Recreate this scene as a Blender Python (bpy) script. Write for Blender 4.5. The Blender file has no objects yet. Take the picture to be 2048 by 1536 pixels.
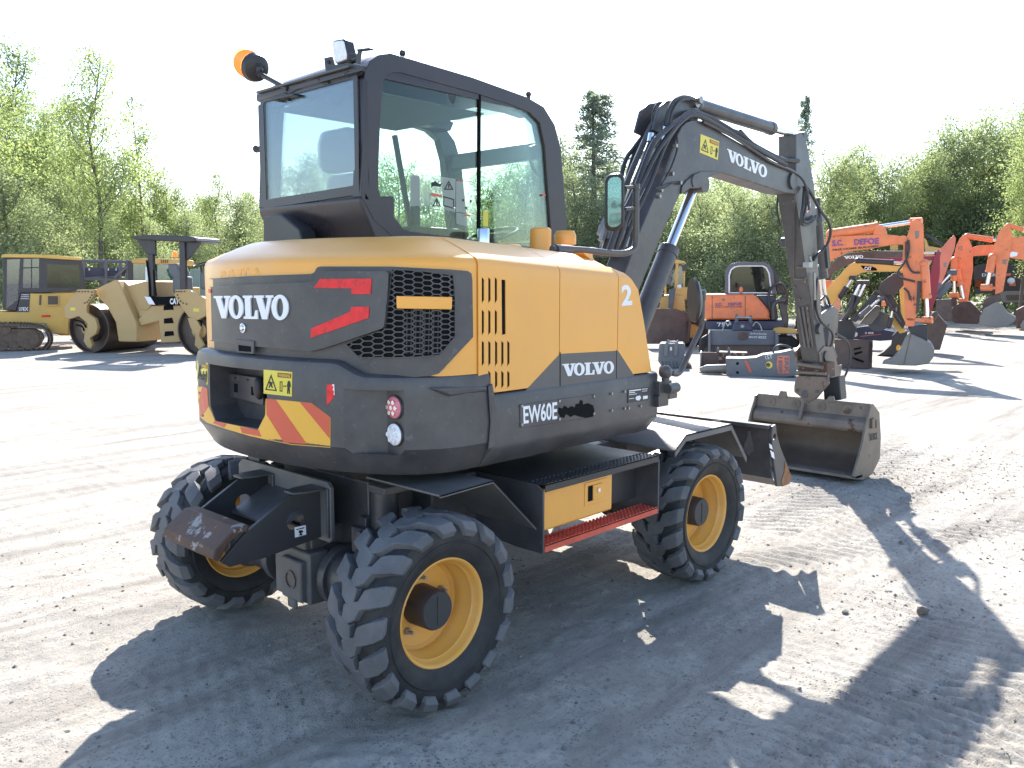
import bpy, bmesh, math, random
from mathutils import Vector, Matrix, noise
from mathutils.bvhtree import BVHTree
from mathutils.geometry import tessellate_polygon
V = Vector
PI = math.pi
rad = math.radians
random.seed(7)
scene = bpy.context.scene
COL = scene.collection

# ---------------------------------------------------------------- camera, sky, sun, exposure
CAMP = V((-3.399, -3.501, 1.806))
YAW, PITCH, ROLL, FPX = 0.75169, -0.11906, 0.00185, 1701.1
fw = V((math.cos(YAW)*math.cos(PITCH), math.sin(YAW)*math.cos(PITCH), math.sin(PITCH)))
rt = fw.cross(V((0, 0, 1))).normalized()
up = rt.cross(fw)
rt, up = math.cos(ROLL)*rt + math.sin(ROLL)*up, -math.sin(ROLL)*rt + math.cos(ROLL)*up
cd = bpy.data.cameras.new('camera')
cam = bpy.data.objects.new('camera', cd)
COL.objects.link(cam)
m = Matrix((rt, up, -fw)).transposed().to_4x4()
m.translation = CAMP
cam.matrix_world = m
cd.sensor_width = 36
cd.lens = FPX/2048*36
cd.clip_start = 0.05
cd.clip_end = 2000
scene.camera = cam

SUN_AZ, SUN_EL = 41.8, 38.8
w = bpy.data.worlds.new('World')
scene.world = w
w.use_nodes = True
nt = w.node_tree
bg = nt.nodes['Background']
sky = nt.nodes.new('ShaderNodeTexSky')
sky.sky_type = 'NISHITA'
sky.sun_disc = False
sky.sun_elevation = rad(SUN_EL)
sky.sun_rotation = rad(90 - SUN_AZ)
sky.air_density = 1.0
sky.dust_density = .7
sky.ozone_density = 1.3
nt.links.new(sky.outputs[0], bg.inputs[0])
bg.inputs[1].default_value = 0.138
sd = bpy.data.lights.new('sun', 'SUN')
sd.energy = 5.0
sd.angle = rad(0.5)
sd.color = (1, .95, .87)
sun = bpy.data.objects.new('sun', sd)
COL.objects.link(sun)
sdir = V((math.cos(rad(SUN_AZ))*math.cos(rad(SUN_EL)), math.sin(rad(SUN_AZ))*math.cos(rad(SUN_EL)), math.sin(rad(SUN_EL))))
sun.rotation_euler = sdir.to_track_quat('Z', 'Y').to_euler()
sun.location = (0, 0, 20)
vs = scene.view_settings
vs.view_transform = 'Standard'
vs.look = 'None'
vs.exposure = 1.5
vs.gamma = 1
vs.use_curve_mapping = False
scene.cycles.max_bounces = 8
scene.cycles.transparent_max_bounces = 16

# ---------------------------------------------------------------- points from measured picture positions
def ray(px, py):
    return rt*((px-1024)/FPX) - up*((py-768)/FPX) + fw
def at(px, py, ax, val):
    """point where the sight line through a measured picture position meets the plane axis = val"""
    d = ray(px, py)
    i = 'xyz'.index(ax)
    return CAMP + d*((val-CAMP[i])/d[i])
def pix(P_):
    q = P_-CAMP; z = q.dot(fw); return 1024+FPX*q.dot(rt)/z, 768-FPX*q.dot(up)/z
class Plane:
    def __init__(s, o, n):
        s.o = V(o); s.n = V(n).normalized()
    def __call__(s, px, py, off=0):
        d = ray(px, py)
        o = s.o + s.n*off
        return CAMP + d*((o-CAMP).dot(s.n)/d.dot(s.n))

# ---------------------------------------------------------------- materials
def nn(t, k, **kw):
    n = t.nodes.new('ShaderNode'+k)
    for a, b in kw.items():
        setattr(n, a, b)
    return n
def mat(name, col, rough=.5, metal=0, var=.12, vs_=2.0, bump=0, bs=60, dust=0, dcol=(.36, .33, .29), ds=1.3, spec=.5, wear=0, wcol=(.2, .09, .05), ws=4):
    m = bpy.data.materials.new(name)
    m.use_nodes = True
    t = m.node_tree
    b = t.nodes['Principled BSDF']
    L = t.links.new
    tc = nn(t, 'TexCoord')
    n1 = nn(t, 'TexNoise'); n1.inputs['Scale'].default_value = vs_; n1.inputs['Detail'].default_value = 6
    L(tc.outputs['Object'], n1.inputs['Vector'])
    r = nn(t, 'MapRange'); r.inputs[1].default_value = .3; r.inputs[2].default_value = .7
    r.inputs[3].default_value = 1-var; r.inputs[4].default_value = 1+var
    L(n1.outputs[0], r.inputs[0])
    mx = nn(t, 'Mix', data_type='RGBA', blend_type='MULTIPLY'); mx.inputs[0].default_value = 1
    mx.inputs[6].default_value = (*col, 1)
    L(r.outputs[0], mx.inputs[7])
    out = mx.outputs[2]
    def layer(out, amt, c, sc, lo, hi):
        n2 = nn(t, 'TexNoise'); n2.inputs['Scale'].default_value = sc; n2.inputs['Detail'].default_value = 10; n2.inputs['Roughness'].default_value = .65
        L(tc.outputs['Object'], n2.inputs['Vector'])
        r2 = nn(t, 'MapRange'); r2.inputs[1].default_value = lo; r2.inputs[2].default_value = hi; r2.inputs[4].default_value = amt
        L(n2.outputs[0], r2.inputs[0])
        m2 = nn(t, 'Mix', data_type='RGBA'); L(r2.outputs[0], m2.inputs[0]); L(out, m2.inputs[6]); m2.inputs[7].default_value = (*c, 1)
        return m2.outputs[2]
    if dust: out = layer(out, dust, dcol, ds, .35, .75)
    if wear: out = layer(out, 1, wcol, ws, .62-wear*.2, .66-wear*.2)
    L(out, b.inputs['Base Color'])
    b.inputs['Metallic'].default_value = metal
    b.inputs['Specular IOR Level'].default_value = spec
    r3 = nn(t, 'MapRange'); r3.inputs[1].default_value = .3; r3.inputs[2].default_value = .7
    r3.inputs[3].default_value = max(0, rough-.07); r3.inputs[4].default_value = min(1, rough+.1)
    L(n1.outputs[0], r3.inputs[0]); L(r3.outputs[0], b.inputs['Roughness'])
    if bump:
        n4 = nn(t, 'TexNoise'); n4.inputs['Scale'].default_value = bs; n4.inputs['Detail'].default_value = 4
        L(tc.outputs['Object'], n4.inputs['Vector'])
        bp = nn(t, 'Bump'); bp.inputs['Strength'].default_value = bump; bp.inputs['Distance'].default_value = .01
        L(n4.outputs[0], bp.inputs['Height']); L(bp.outputs[0], b.inputs['Normal'])
    return m
def glass(name, tint, gloss=.1, rough=.02):
    m = bpy.data.materials.new(name); m.use_nodes = True
    t = m.node_tree; t.nodes.remove(t.nodes['Principled BSDF'])
    o = t.nodes['Material Output']
    tr = nn(t, 'BsdfTransparent'); tr.inputs[0].default_value = (*tint, 1)
    gl = nn(t, 'BsdfGlossy'); gl.inputs['Roughness'].default_value = rough
    fr = nn(t, 'LayerWeight'); fr.inputs[0].default_value = .25
    r = nn(t, 'MapRange'); r.inputs[3].default_value = gloss; r.inputs[4].default_value = .8
    t.links.new(fr.outputs['Fresnel'], r.inputs[0])
    mx = nn(t, 'MixShader'); t.links.new(r.outputs[0], mx.inputs[0])
    t.links.new(tr.outputs[0], mx.inputs[1]); t.links.new(gl.outputs[0], mx.inputs[2])
    t.links.new(mx.outputs[0], o.inputs[0])
    return m
M = {}
def coat(m, wgt, ro):
    b = m.node_tree.nodes['Principled BSDF']; b.inputs['Coat Weight'].default_value = wgt; b.inputs['Coat Roughness'].default_value = ro
M['yellow'] = mat('yellow_paint', (.84, .37, .04), .42, var=.07, vs_=1.5, dust=.12, ds=2.5, bump=.03, bs=150)
coat(M['yellow'], .65, .42)
M['gray'] = mat('charcoal_paint', (.052, .050, .056), .36, var=.14, vs_=3, dust=.15, ds=5, bump=.06, bs=220, wear=.01, wcol=(.10, .098, .10), ws=22)
M['graydust'] = mat('dusty_charcoal_paint', (.09, .087, .09), .5, var=.2, vs_=5, dust=.25, ds=3, bump=.1, bs=90)
M['darkpl'] = mat('dark_plastic', (.028, .028, .032), .45, var=.15, bump=.06, bs=200, dust=.06)
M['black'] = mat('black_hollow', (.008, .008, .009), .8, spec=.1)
M['midgray'] = mat('mid_grey_panel', (.085, .082, .086), .42, var=.05, dust=.08)
M['cab'] = mat('cab_dark_paint', (.032, .026, .033), .33, var=.1, dust=.05, ds=2)
M['rubber'] = mat('tyre_rubber', (.10, .10, .107), .62, var=.25, vs_=6, dust=.6, dcol=(.2, .195, .195), ds=5, bump=.25, bs=70, spec=.3)
M['rubberside'] = mat('tyre_sidewall_rubber', (.018, .018, .02), .6, var=.3, vs_=9, dust=.4, dcol=(.10, .095, .09), ds=7, bump=.1, bs=50, spec=.35)
M['rimyel'] = mat('rim_yellow_paint', (.84, .40, .06), .4, var=.1, dust=.25, ds=6, bump=.05, bs=60)
M['red'] = mat('red_step_paint', (.66, .085, .045), .5, var=.2, vs_=8, dust=.1)
M['reflred'] = mat('red_reflector_tape', (.72, .012, .02), .3, var=.25, vs_=30, bump=.1, bs=400)
M['chevred'] = mat('chevron_red', (.62, .1, .05), .4, var=.06)
M['chevyel'] = mat('chevron_yellow', (.8, .42, .05), .4, var=.06)
M['white'] = mat('white_lettering', (.8, .8, .82), .4, var=.03)
M['stick'] = mat('yellow_sticker', (.72, .6, .08), .4, var=.05)
M['ink'] = mat('black_print', (.012, .012, .012), .5)
M['inkred'] = mat('red_brown_print', (.3, .05, .03), .5)
M['chrome'] = mat('bright_steel', (.75, .75, .76), .18, metal=1, var=.03)
M['steel'] = mat('dull_steel', (.35, .34, .33), .45, metal=.8, var=.2)
M['rust'] = mat('rust_brown_steel', (.1, .052, .035), .7, var=.3, vs_=8, wear=.35, wcol=(.3, .29, .28), ws=9, bump=.3, bs=40)
M['bucket'] = mat('worn_bucket_steel', (.17, .14, .115), .5, metal=.25, var=.3, vs_=5, dust=.3, dcol=(.25, .2, .16), ds=6, wear=.12, wcol=(.1, .055, .035), ws=5, bump=.2, bs=40)
M['bucketin'] = mat('bucket_inside_steel', (.16, .125, .1), .55, metal=.2, var=.35, vs_=3, dust=.3, dcol=(.26, .2, .16), ds=4, wear=.15, wcol=(.09, .055, .04), ws=3, bump=.2, bs=30)
M['hose'] = mat('hose_rubber', (.022, .022, .026), .5, var=.2, dust=.12, bump=.15, bs=150)
M['glassside'] = glass('green_tinted_glass', (.84, .93, .88), .015)
M['glassrear'] = glass('rear_window_glass', (.92, .97, 1), .03)
M['seat'] = mat('seat_grey_fabric', (.17, .17, .18), .8)
M['liner'] = mat('headliner_grey', (.13, .13, .12), .8, var=.05)
M['mirrorglass'] = mat('mirror_glass', (.5, .62, .6), .04, metal=1, var=.02)
M['lens'] = mat('clear_lamp_lens', (.8, .8, .82), .12, var=.1, vs_=40, bump=.6, bs=90)
M['redlens'] = mat('red_lamp_lens', (.7, .2, .25), .15, var=.1, vs_=40, bump=.6, bs=90)
def emis(name, col, s, mixc):
    m = mat(name, mixc, .25, var=.1)
    b = m.node_tree.nodes['Principled BSDF']
    b.inputs['Emission Color'].default_value = (*col, 1); b.inputs['Emission Strength'].default_value = s
    return m
M['amber'] = emis('lit_amber_lens', (1, .2, .03), .5, (.8, .14, .03))
M['amberhot'] = emis('lit_amber_bulb_side', (1, .55, .12), 1.6, (.9, .5, .1))

# ---------------------------------------------------------------- object helpers
def tag(o, label=None, cat=None, group=None, kind=None):
    if label: o['label'] = label
    if cat: o['category'] = cat
    if group: o['group'] = group
    if kind: o['kind'] = kind
    return o
def thing(name, label, cat, loc=(0, 0, 0), rz=0, group=None):
    o = bpy.data.objects.new(name, None)
    COL.objects.link(o)
    o.empty_display_size = .2
    o.location = loc; o.rotation_euler = (0, 0, rz)
    return tag(o, label, cat, group)
def mw(o):
    m = Matrix.Translation(o.location) @ o.rotation_euler.to_matrix().to_4x4()
    if o.parent: m = mw(o.parent) @ o.matrix_parent_inverse @ m
    return m
def link(name, me, material, parent=None, bevel=0, smooth=35, local=False, seg=2):
    o = bpy.data.objects.new(name, me)
    COL.objects.link(o)
    me.materials.append(material)
    if parent is not None:
        o.parent = parent
        if not local: o.matrix_parent_inverse = mw(parent).inverted()
    if smooth:
        me.polygons.foreach_set('use_smooth', [True]*len(me.polygons))
        me.set_sharp_from_angle(angle=rad(smooth))
    if bevel:
        b = o.modifiers.new('bevel', 'BEVEL')
        b.width = bevel; b.segments = seg; b.limit_method = 'ANGLE'; b.angle_limit = rad(40)
        b.harden_normals = False
    return o
class G:
    """collects shapes, links them as one mesh object"""
    def __init__(s): s.bm = bmesh.new()
    def face(s, pts):
        try: return s.bm.faces.new([s.bm.verts.new(p) for p in pts])
        except ValueError: pass
    def prism(s, pts, vec):
        vec = V(vec); n = len(pts)
        a = [s.bm.verts.new(p) for p in pts]; b = [s.bm.verts.new(V(p)+vec) for p in pts]
        s.bm.faces.new(a); s.bm.faces.new(b[::-1])
        for i in range(n): s.bm.faces.new([a[i-1], a[i], b[i], b[i-1]][::-1])
        return s
    def box(s, x0, x1, y0, y1, z0, z1, mt=None):
        vs_ = [V((x, y, z)) for z in (z0, z1) for x, y in ((x0, y0), (x1, y0), (x1, y1), (x0, y1))]
        if mt is not None: vs_ = [mt @ v for v in vs_]
        v = [s.bm.verts.new(p) for p in vs_]
        for f in ((3, 2, 1, 0), (4, 5, 6, 7), (0, 1, 5, 4), (1, 2, 6, 5), (2, 3, 7, 6), (3, 0, 4, 7)): s.bm.faces.new([v[i] for i in f])
        return s
    def beam(s, a, b, wd, ht, upv=(0, 0, 1)):
        a = V(a); b = V(b); d = (b-a); L = d.length; d.normalize()
        x = V(upv).cross(d)
        if x.length < 1e-4: x = V((1, 0, 0)).cross(d)
        x.normalize(); z = d.cross(x)
        m_ = Matrix((d, x, z)).transposed().to_4x4(); m_.translation = a
        return s.box(0, L, -wd/2, wd/2, -ht/2, ht/2, m_)
    def cyl(s, a, b, r, n=20, r2=None):
        return s.tube([a, b], [r, r if r2 is None else r2], n)
    def tube(s, pts, r, n=8, cap=True):
        pts = [V(p) for p in pts]
        rs = r if isinstance(r, (list, tuple)) else [r]*len(pts)
        rings = []; prev = None
        for i, p in enumerate(pts):
            d = (pts[min(i+1, len(pts)-1)]-pts[max(i-1, 0)]).normalized()
            if prev is None:
                x = d.orthogonal().normalized()
            else:
                x = (prev - d*prev.dot(d)).normalized()
            prev = x; y = d.cross(x)
            rings.append([s.bm.verts.new(p + (x*math.cos(2*PI*k/n)+y*math.sin(2*PI*k/n))*rs[i]) for k in range(n)])
        for a, b in zip(rings, rings[1:]):
            for k in range(n): s.bm.faces.new([a[k-1], a[k], b[k], b[k-1]])
        if cap:
            s.bm.faces.new(rings[0]); s.bm.faces.new(rings[-1][::-1])
        return s
    def lathe(s, prof, o=(0, 0, 0), ax=(0, 1, 0), n=48, closed=False):
        """prof: (h along axis, r)"""
        ax = V(ax).normalized(); x = ax.orthogonal().normalized(); y = ax.cross(x); o = V(o)
        rings = []
        for h, r in prof:
            if r < 1e-6: rings.append([s.bm.verts.new(o+ax*h)]); continue
            rings.append([s.bm.verts.new(o+ax*h+(x*math.cos(2*PI*k/n)+y*math.sin(2*PI*k/n))*r) for k in range(n)])
        pr = list(zip(rings, rings[1:]))
        if closed: pr.append((rings[-1], rings[0]))
        for a, b in pr:
            for k in range(n):
                j = (k+1) % n
                q = [a[k % len(a)], a[j % len(a)], b[j % len(b)], b[k % len(b)]]
                q2 = []
                for v_ in q:
                    if v_ not in q2: q2.append(v_)
                if len(q2) > 2: s.bm.faces.new(q2)
        return s
    def loft(s, rings, cap0=True, cap1=True, closed=True):
        R_ = [[s.bm.verts.new(p) for p in r] for r in rings]
        n = len(R_[0])
        for a, b in zip(R_, R_[1:]):
            for k in range(0 if closed else 1, n): s.bm.faces.new([a[k-1], a[k], b[k], b[k-1]])
        if cap0: s.bm.faces.new(R_[0][::-1])
        if cap1: s.bm.faces.new(R_[-1])
        return s
    def ball(s, c, r, sc=(1, 1, 1), seg=16):
        c = V(c)
        r_ = bmesh.ops.create_uvsphere(s.bm, u_segments=seg, v_segments=seg//2+2, radius=r)
        for v in r_['verts']: v.co = V((v.co.x*sc[0], v.co.y*sc[1], v.co.z*sc[2])) + c
        return s
    def mesh(s, fix=True):
        if fix: bmesh.ops.recalc_face_normals(s.bm, faces=s.bm.faces[:])
        me = bpy.data.meshes.new('m'); s.bm.to_mesh(me); s.bm.free(); return me
    def done(s, name, material, parent=None, bevel=0, smooth=35, local=False, seg=2, fix=True):
        me = s.mesh(fix); me.name = name
        return link(name, me, material, parent, bevel, smooth, local, seg)
def smoothpath(pts, n=6):
    pts = [V(p) for p in pts]; out = []
    for i in range(len(pts)-1):
        p0 = pts[max(i-1, 0)]; p1 = pts[i]; p2 = pts[i+1]; p3 = pts[min(i+2, len(pts)-1)]
        for k in range(n):
            t = k/n
            out.append(.5*((2*p1)+(p2-p0)*t+(2*p0-5*p1+4*p2-p3)*t*t+(3*p1-p0-3*p2+p3)*t**3))
    out.append(pts[-1]); return out
def cut(o, g):
    """subtract the shapes in g from object o, for good"""
    c = g.done('cutter', M['black'], smooth=0)
    md = o.modifiers.new('cut', 'BOOLEAN'); md.operation = 'DIFFERENCE'; md.solver = 'EXACT'; md.object = c
    bpy.context.view_layer.update()
    dg = bpy.context.evaluated_depsgraph_get()
    me = bpy.data.meshes.new_from_object(o.evaluated_get(dg))
    o.modifiers.clear(); old = o.data; o.data = me; me.name = old.name
    bpy.data.objects.remove(c)
def bvh_of(objs):
    vs_ = []; fs = []
    for o in objs:
        n = len(vs_); mm = mw(o)
        vs_ += [mm @ v.co for v in o.data.vertices]
        fs += [[n+i for i in p.vertices] for p in o.data.polygons]
    return BVHTree.FromPolygons(vs_, fs)
def surf_bvh(bvh):
    def f(px, py):
        d = ray(px, py).normalized()
        h = bvh.ray_cast(CAMP, d)
        if h[0] is None:
            h = bvh.find_nearest(CAMP + d*3.2)
        n = h[1]
        if n.dot(d) > 0: n = -n
        return h[0], n
    return f
def surf_plane(o, n):
    P = Plane(o, n); nv = P.n if P.n.dot(V(o)-CAMP) < 0 else -P.n
    return lambda px, py: (P(px, py), nv)
def homog(q):
    """unit square (u right, v down) to a quad TL TR BR BL"""
    (x0, y0), (x1, y1), (x2, y2), (x3, y3) = q
    dx1, dx2, dx3 = x1-x2, x3-x2, x0-x1+x2-x3
    dy1, dy2, dy3 = y1-y2, y3-y2, y0-y1+y2-y3
    den = dx1*dy2-dx2*dy1
    g = (dx3*dy2-dx2*dy3)/den; h = (dx1*dy3-dx3*dy1)/den
    a, b, c = x1-x0+g*x1, x3-x0+h*x3, x0
    d, e, f = y1-y0+g*y1, y3-y0+h*y3, y0
    return lambda u, v: ((a*u+b*v+c)/(g*u+h*v+1), (d*u+e*v+f)/(g*u+h*v+1))
idm = lambda u, v: (u, v)
def conform(name, polys, surf, material, parent, d1=.003, d0=0., mapf=idm, maxe=14, bevel=0, smooth=35):
    """flat outlines (each a list of rings, outer first) laid on a real surface, standing d1 proud of it"""
    bm = bmesh.new()
    for rings in polys:
        if not isinstance(rings[0][0], (tuple, list, Vector)): rings = [rings]
        rings = [[V((*mapf(*p), 0)) for p in r] for r in rings]
        tris = tessellate_polygon(rings)
        fl = [p for r in rings for p in r]
        vs_ = [bm.verts.new(p) for p in fl]
        for t in tris:
            try: bm.faces.new([vs_[i] for i in t])
            except ValueError: pass
    for _ in range(5):
        es = [e for e in bm.edges if e.calc_length() > maxe]
        if not es: break
        bmesh.ops.subdivide_edges(bm, edges=es, cuts=1)
        bmesh.ops.triangulate(bm, faces=[f for f in bm.faces if len(f.verts) > 3])
    top = list(bm.verts)
    base = {}
    for v in top:
        x0, y0 = v.co.x, v.co.y; x, y = x0, y0
        p, n = surf(x, y)
        if d1 > .006:
            for _ in range(2):
                a, b = pix(p+n*d1); x += x0-a; y += y0-b
                p, n = surf(x, y)
        base[v] = (p, n)
    be = [e for e in bm.edges if len(e.link_faces) == 1]
    low = {}
    for e in be:
        for v in e.verts:
            if v not in low:
                p, n = base[v]; low[v] = bm.verts.new(p+n*d0)
    for v in top:
        p, n = base[v]; v.co = p+n*d1
    for e in be:
        a, b = e.verts
        bm.faces.new([a, b, low[b], low[a]])
    bmesh.ops.recalc_face_normals(bm, faces=bm.faces[:])
    # face outward
    if top:
        tot = sum((f.normal.dot(base[f.verts[0]][1]) if f.verts[0] in base else 0) for f in bm.faces)
        if tot < 0: bmesh.ops.reverse_faces(bm, faces=bm.faces[:])
    me = bpy.data.meshes.new(name); bm.to_mesh(me); bm.free()
    return link(name, me, material, parent, bevel, smooth)
# ---------------------------------------------------------------- lettering
def ell(cx, cy, a, b, n=28): return [(cx+a*math.cos(2*PI*i/n), cy+b*math.sin(2*PI*i/n)) for i in range(n)]
def slab_word():
    """the five slab serif letters, unit box, v down"""
    Vg = [(0, 0), (.52, 0), (.52, .1), (.43, .1), (.6, .62), (.72, .1), (.62, .1), (.62, 0), (1, 0), (1, .1), (.91, .1), (.66, 1), (.4, 1), (.11, .1), (0, .1)]
    Lg = [(0, 0), (.5, 0), (.5, .1), (.4, .1), (.4, .89), (.58, .89), (.66, .62), (.77, .62), (.77, 1), (0, 1), (0, .9), (.1, .9), (.1, .1), (0, .1)]
    W_ = 4.1; out = []
    sh = lambda g, x: [((p[0]+x)/W_, p[1]) for p in g]
    out.append([sh(Vg, 0)])
    out.append([sh(ell(.42, .5, .42, .52), .86), sh(ell(.42, .5, .17, .38), .86)])
    out.append([sh(Lg, 1.7)])
    out.append([sh(Vg, 2.3)])
    out.append([sh(ell(.42, .5, .42, .52), 3.2), sh(ell(.42, .5, .17, .38), 3.2)])
    return out
_tc = {}
def text_rings(s, bold=0.0):
    """outlines of a text as tessellated triangles in a unit box, v down"""
    k = (s, bold)
    if k in _tc: return _tc[k]
    cu = bpy.data.curves.new('t', 'FONT'); cu.body = s; cu.resolution_u = 3; cu.offset = bold
    o = bpy.data.objects.new('t', cu); COL.objects.link(o)
    bpy.context.view_layer.update()
    me = bpy.data.meshes.new_from_object(o.evaluated_get(bpy.context.evaluated_depsgraph_get()))
    co = [v.co.copy() for v in me.vertices]
    x0 = min(c.x for c in co); x1 = max(c.x for c in co); y0 = min(c.y for c in co); y1 = max(c.y for c in co)
    pts = [((c.x-x0)/(x1-x0), 1-(c.y-y0)/(y1-y0)) for c in co]
    tr = [[[pts[i] for i in p.vertices]] for p in me.polygons]
    bpy.data.objects.remove(o); bpy.data.curves.remove(cu); bpy.data.meshes.remove(me)
    _tc[k] = tr
    return tr
def text_on(name, s, quad, surf, material, parent, d=.002, bold=0.0):
    return conform(name, text_rings(s, bold), surf, material, parent, d, d*.4, homog(quad), maxe=60, smooth=0)
def slab_on(name, quad, surf, material, parent, d=.002):
    return conform(name, slab_word(), surf, material, parent, d, d*.2, homog(quad), maxe=40, smooth=0)
def sticker(parent, quad, surf, d=.002, kind='warn'):
    """yellow warning sticker with its triangle, red title bar and small figures"""
    h = homog(quad)
    s = conform('warning_sticker', [[(0, 0), (1, 0), (1, 1), (0, 1)]], surf, M['stick'], parent, d, 0, h, maxe=30, smooth=0)
    tri = [[(.06, .84), (.27, .16), (.48, .84)], [(.11, .79), (.27, .28), (.43, .79)]]
    fig = [[(.2, .5), (.24, .46), (.28, .5), (.33, .48), (.3, .6), (.34, .72), (.29, .72), (.26, .62), (.21, .74), (.18, .72), (.22, .6)]]
    man = [[(.86, .4), (.9, .36), (.94, .4), (.97, .62), (.93, .6), (.94, .9), (.9, .9), (.89, .68), (.87, .9), (.84, .9), (.85, .6), (.82, .62)]]
    fr = [[(.58, .42), (.67, .42), (.67, .84), (.58, .84)], [(.6, .46), (.65, .46), (.65, .8), (.6, .8)]]
    arr = [[(.7, .6), (.73, .56), (.73, .59), (.77, .59), (.77, .56), (.8, .6), (.77, .64), (.77, .61), (.73, .61), (.73, .64)]]
    conform('pictogram', [tri, fig, man, fr, arr], surf, M['ink'], s, d+.0012, d+.0002, h, maxe=60, smooth=0)
    conform('title_bar', [[(.5, .07), (.97, .07), (.97, .26), (.5, .26)]], surf, M['inkred'], s, d+.0012, d+.0002, h, maxe=60, smooth=0)
    q = [h(.54, .1), h(.94, .1), h(.94, .23), h(.54, .23)]
    conform('title_text', text_rings('WARNING', .01), surf, M['stick'], s, d+.002, d+.0013, homog(q), maxe=60, smooth=0)
    return s
# ================================================================ THE WHEELED EXCAVATOR
EX = thing('wheeled_excavator', 'large yellow and charcoal wheeled excavator in the foreground, its wide bucket resting on the ground', 'excavator')
WB, WR, OY = 1.075, .419, .972
# ---- wheel meshes (axle along y, outer side towards -y)
def tyre_pos(s):
    P_ = [(-1.25, -.153, .315), (-1.05, -.1525, .352), (-.85, -.142, .376), (-.6, -.112, .387), (0, 0, .391)]
    a = -abs(s)
    for (s0, y0, r0), (s1, y1, r1) in zip(P_, P_[1:]):
        if a <= s1 or s1 == 0:
            t = (a-s0)/(s1-s0); y = y0+(y1-y0)*t; r = r0+(r1-r0)*t
            break
    e = .02
    nx = {0: 0}.get(0)
    k = min(1, abs(s))
    ang = (max(0, k-.45)/.55)**1.3*rad(72)
    n = (-math.sin(ang), math.cos(ang))
    if s > 0: y = -y; n = (-n[0], n[1])
    return y, r, n
def tyre_meshes():
    g = G()
    prof = [(-.105, .222), (-.118, .235), (-.138, .262), (-.152, .30), (-.1525, .345), (-.142, .374), (-.112, .387), (-.05, .391), (0, .392)]
    prof = prof+[(-h, r) for h, r in prof[-2::-1]]
    g.lathe(prof, n=80)
    for sg in (-1, 1):   # thin moulded rings on the sidewall
        g.lathe([(sg*.1505, .305), (sg*.1575, .309), (sg*.1575, .313), (sg*.1515, .317)], n=80)
    carc = g.mesh()
    g = G(); N = 18; pit = 2*PI/N
    for sg in (-1, 1):
        for i in range(N):
            th0 = (i + (.5 if sg > 0 else 0))*pit
            line = [(-.26, 1.13, .25), (-.22, 1.0, .29), (-.12, .8, .30), (.04, .54, .29), (.14, .38, .27), (.46, .28, .25), (.56, .10, .29), (.68, -.15, .27)]
            rows = []
            for j, (t, s, hw) in enumerate(line):
                y, r, n = tyre_pos(sg*s)
                H = .030 if s < .9 else (.026 if s < 1.05 else .006)
                row = []
                for dt, hh in ((-hw-.05, -.004), (-hw, H), (hw, H), (hw+.05, -.004)):
                    a = th0 + (t+dt)*pit
                    yy = y+n[0]*hh; rr = r+n[1]*hh
                    row.append(V((math.cos(a)*rr, yy, math.sin(a)*rr)))
                rows.append(row)
            a, b = rows[-1], rows[-2]
            R_ = [[g.bm.verts.new(p) for p in r] for r in rows]
            for ra, rb in zip(R_, R_[1:]):
                for k in range(3): g.bm.faces.new([ra[k], ra[k+1], rb[k+1], rb[k]])
            g.bm.faces.new(R_[-1]); g.bm.faces.new(R_[0])
    return carc, g.mesh()
carc_me, lug_me = tyre_meshes()
carc_me.name = 'tyre'; lug_me.name = 'tread'
g = G()
g.lathe([(-.106, .236), (-.119, .236), (-.122, .231), (-.117, .224), (-.104, .219), (-.08, .214), (-.074, .208), (-.03, .205), (-.02, .196), (.02, .194), (.035, .18), (.04, .10), (.04, .0)], n=72)
g.lathe([(.106, .236), (.119, .236), (.122, .231), (.117, .224), (.09, .216), (.08, .206), (.045, .203), (.046, .18), (.05, .0)], n=72)
rim_me = g.mesh()
g = G()
g.lathe([(.04, .09), (-.075, .086), (-.084, .08), (-.086, .0)], n=40)
g.box(-.004, .004, -.088, -.08, -.06, .06)
hub_me = g.mesh()
nut_mes = []
for k in range(5):
    g = G(); a = k*2*PI/5+.3
    c = V((math.cos(a)*.125, 0, math.sin(a)*.125))
    g.cyl(c+V((0, .045, 0)), c+V((0, .02, 0)), .016, 6); g.cyl(c+V((0, .03, 0)), c+V((0, -.008, 0)), .008, 8)
    nut_mes.append(g.mesh())
def wheel(x, side):
    w_ = bpy.data.objects.new('wheel', None); COL.objects.link(w_); w_.parent = EX
    w_.location = (x, side*(OY-.155), WR)
    if side > 0: w_.rotation_euler = (0, 0, PI)
    first = not carc_me.materials
    for nme, me, mt in (('tyre', carc_me, 'rubberside'), ('tread', lug_me, 'rubber'), ('rim', rim_me, 'rimyel'), ('hub', hub_me, 'darkpl'), *[('wheel_nut', q, 'steel') for q in nut_mes]):
        if first: o = link(nme, me, M[mt], w_, local=True, smooth=(40 if nme != 'tread' else 25), bevel=(.0025 if nme == 'tread' else 0), seg=1)
        else:
            o = bpy.data.objects.new(nme, me); COL.objects.link(o); o.parent = w_
            if nme == 'tread':
                b = o.modifiers.new('bevel', 'BEVEL'); b.width = .0025; b.segments = 1; b.limit_method = 'ANGLE'; b.angle_limit = rad(40)
        if nme in ('tyre', 'tread'): o.rotation_euler = (0, .1+x, 0)
wheel(-WB, -1); wheel(WB, -1); wheel(-WB, 1); wheel(WB, 1)
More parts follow.
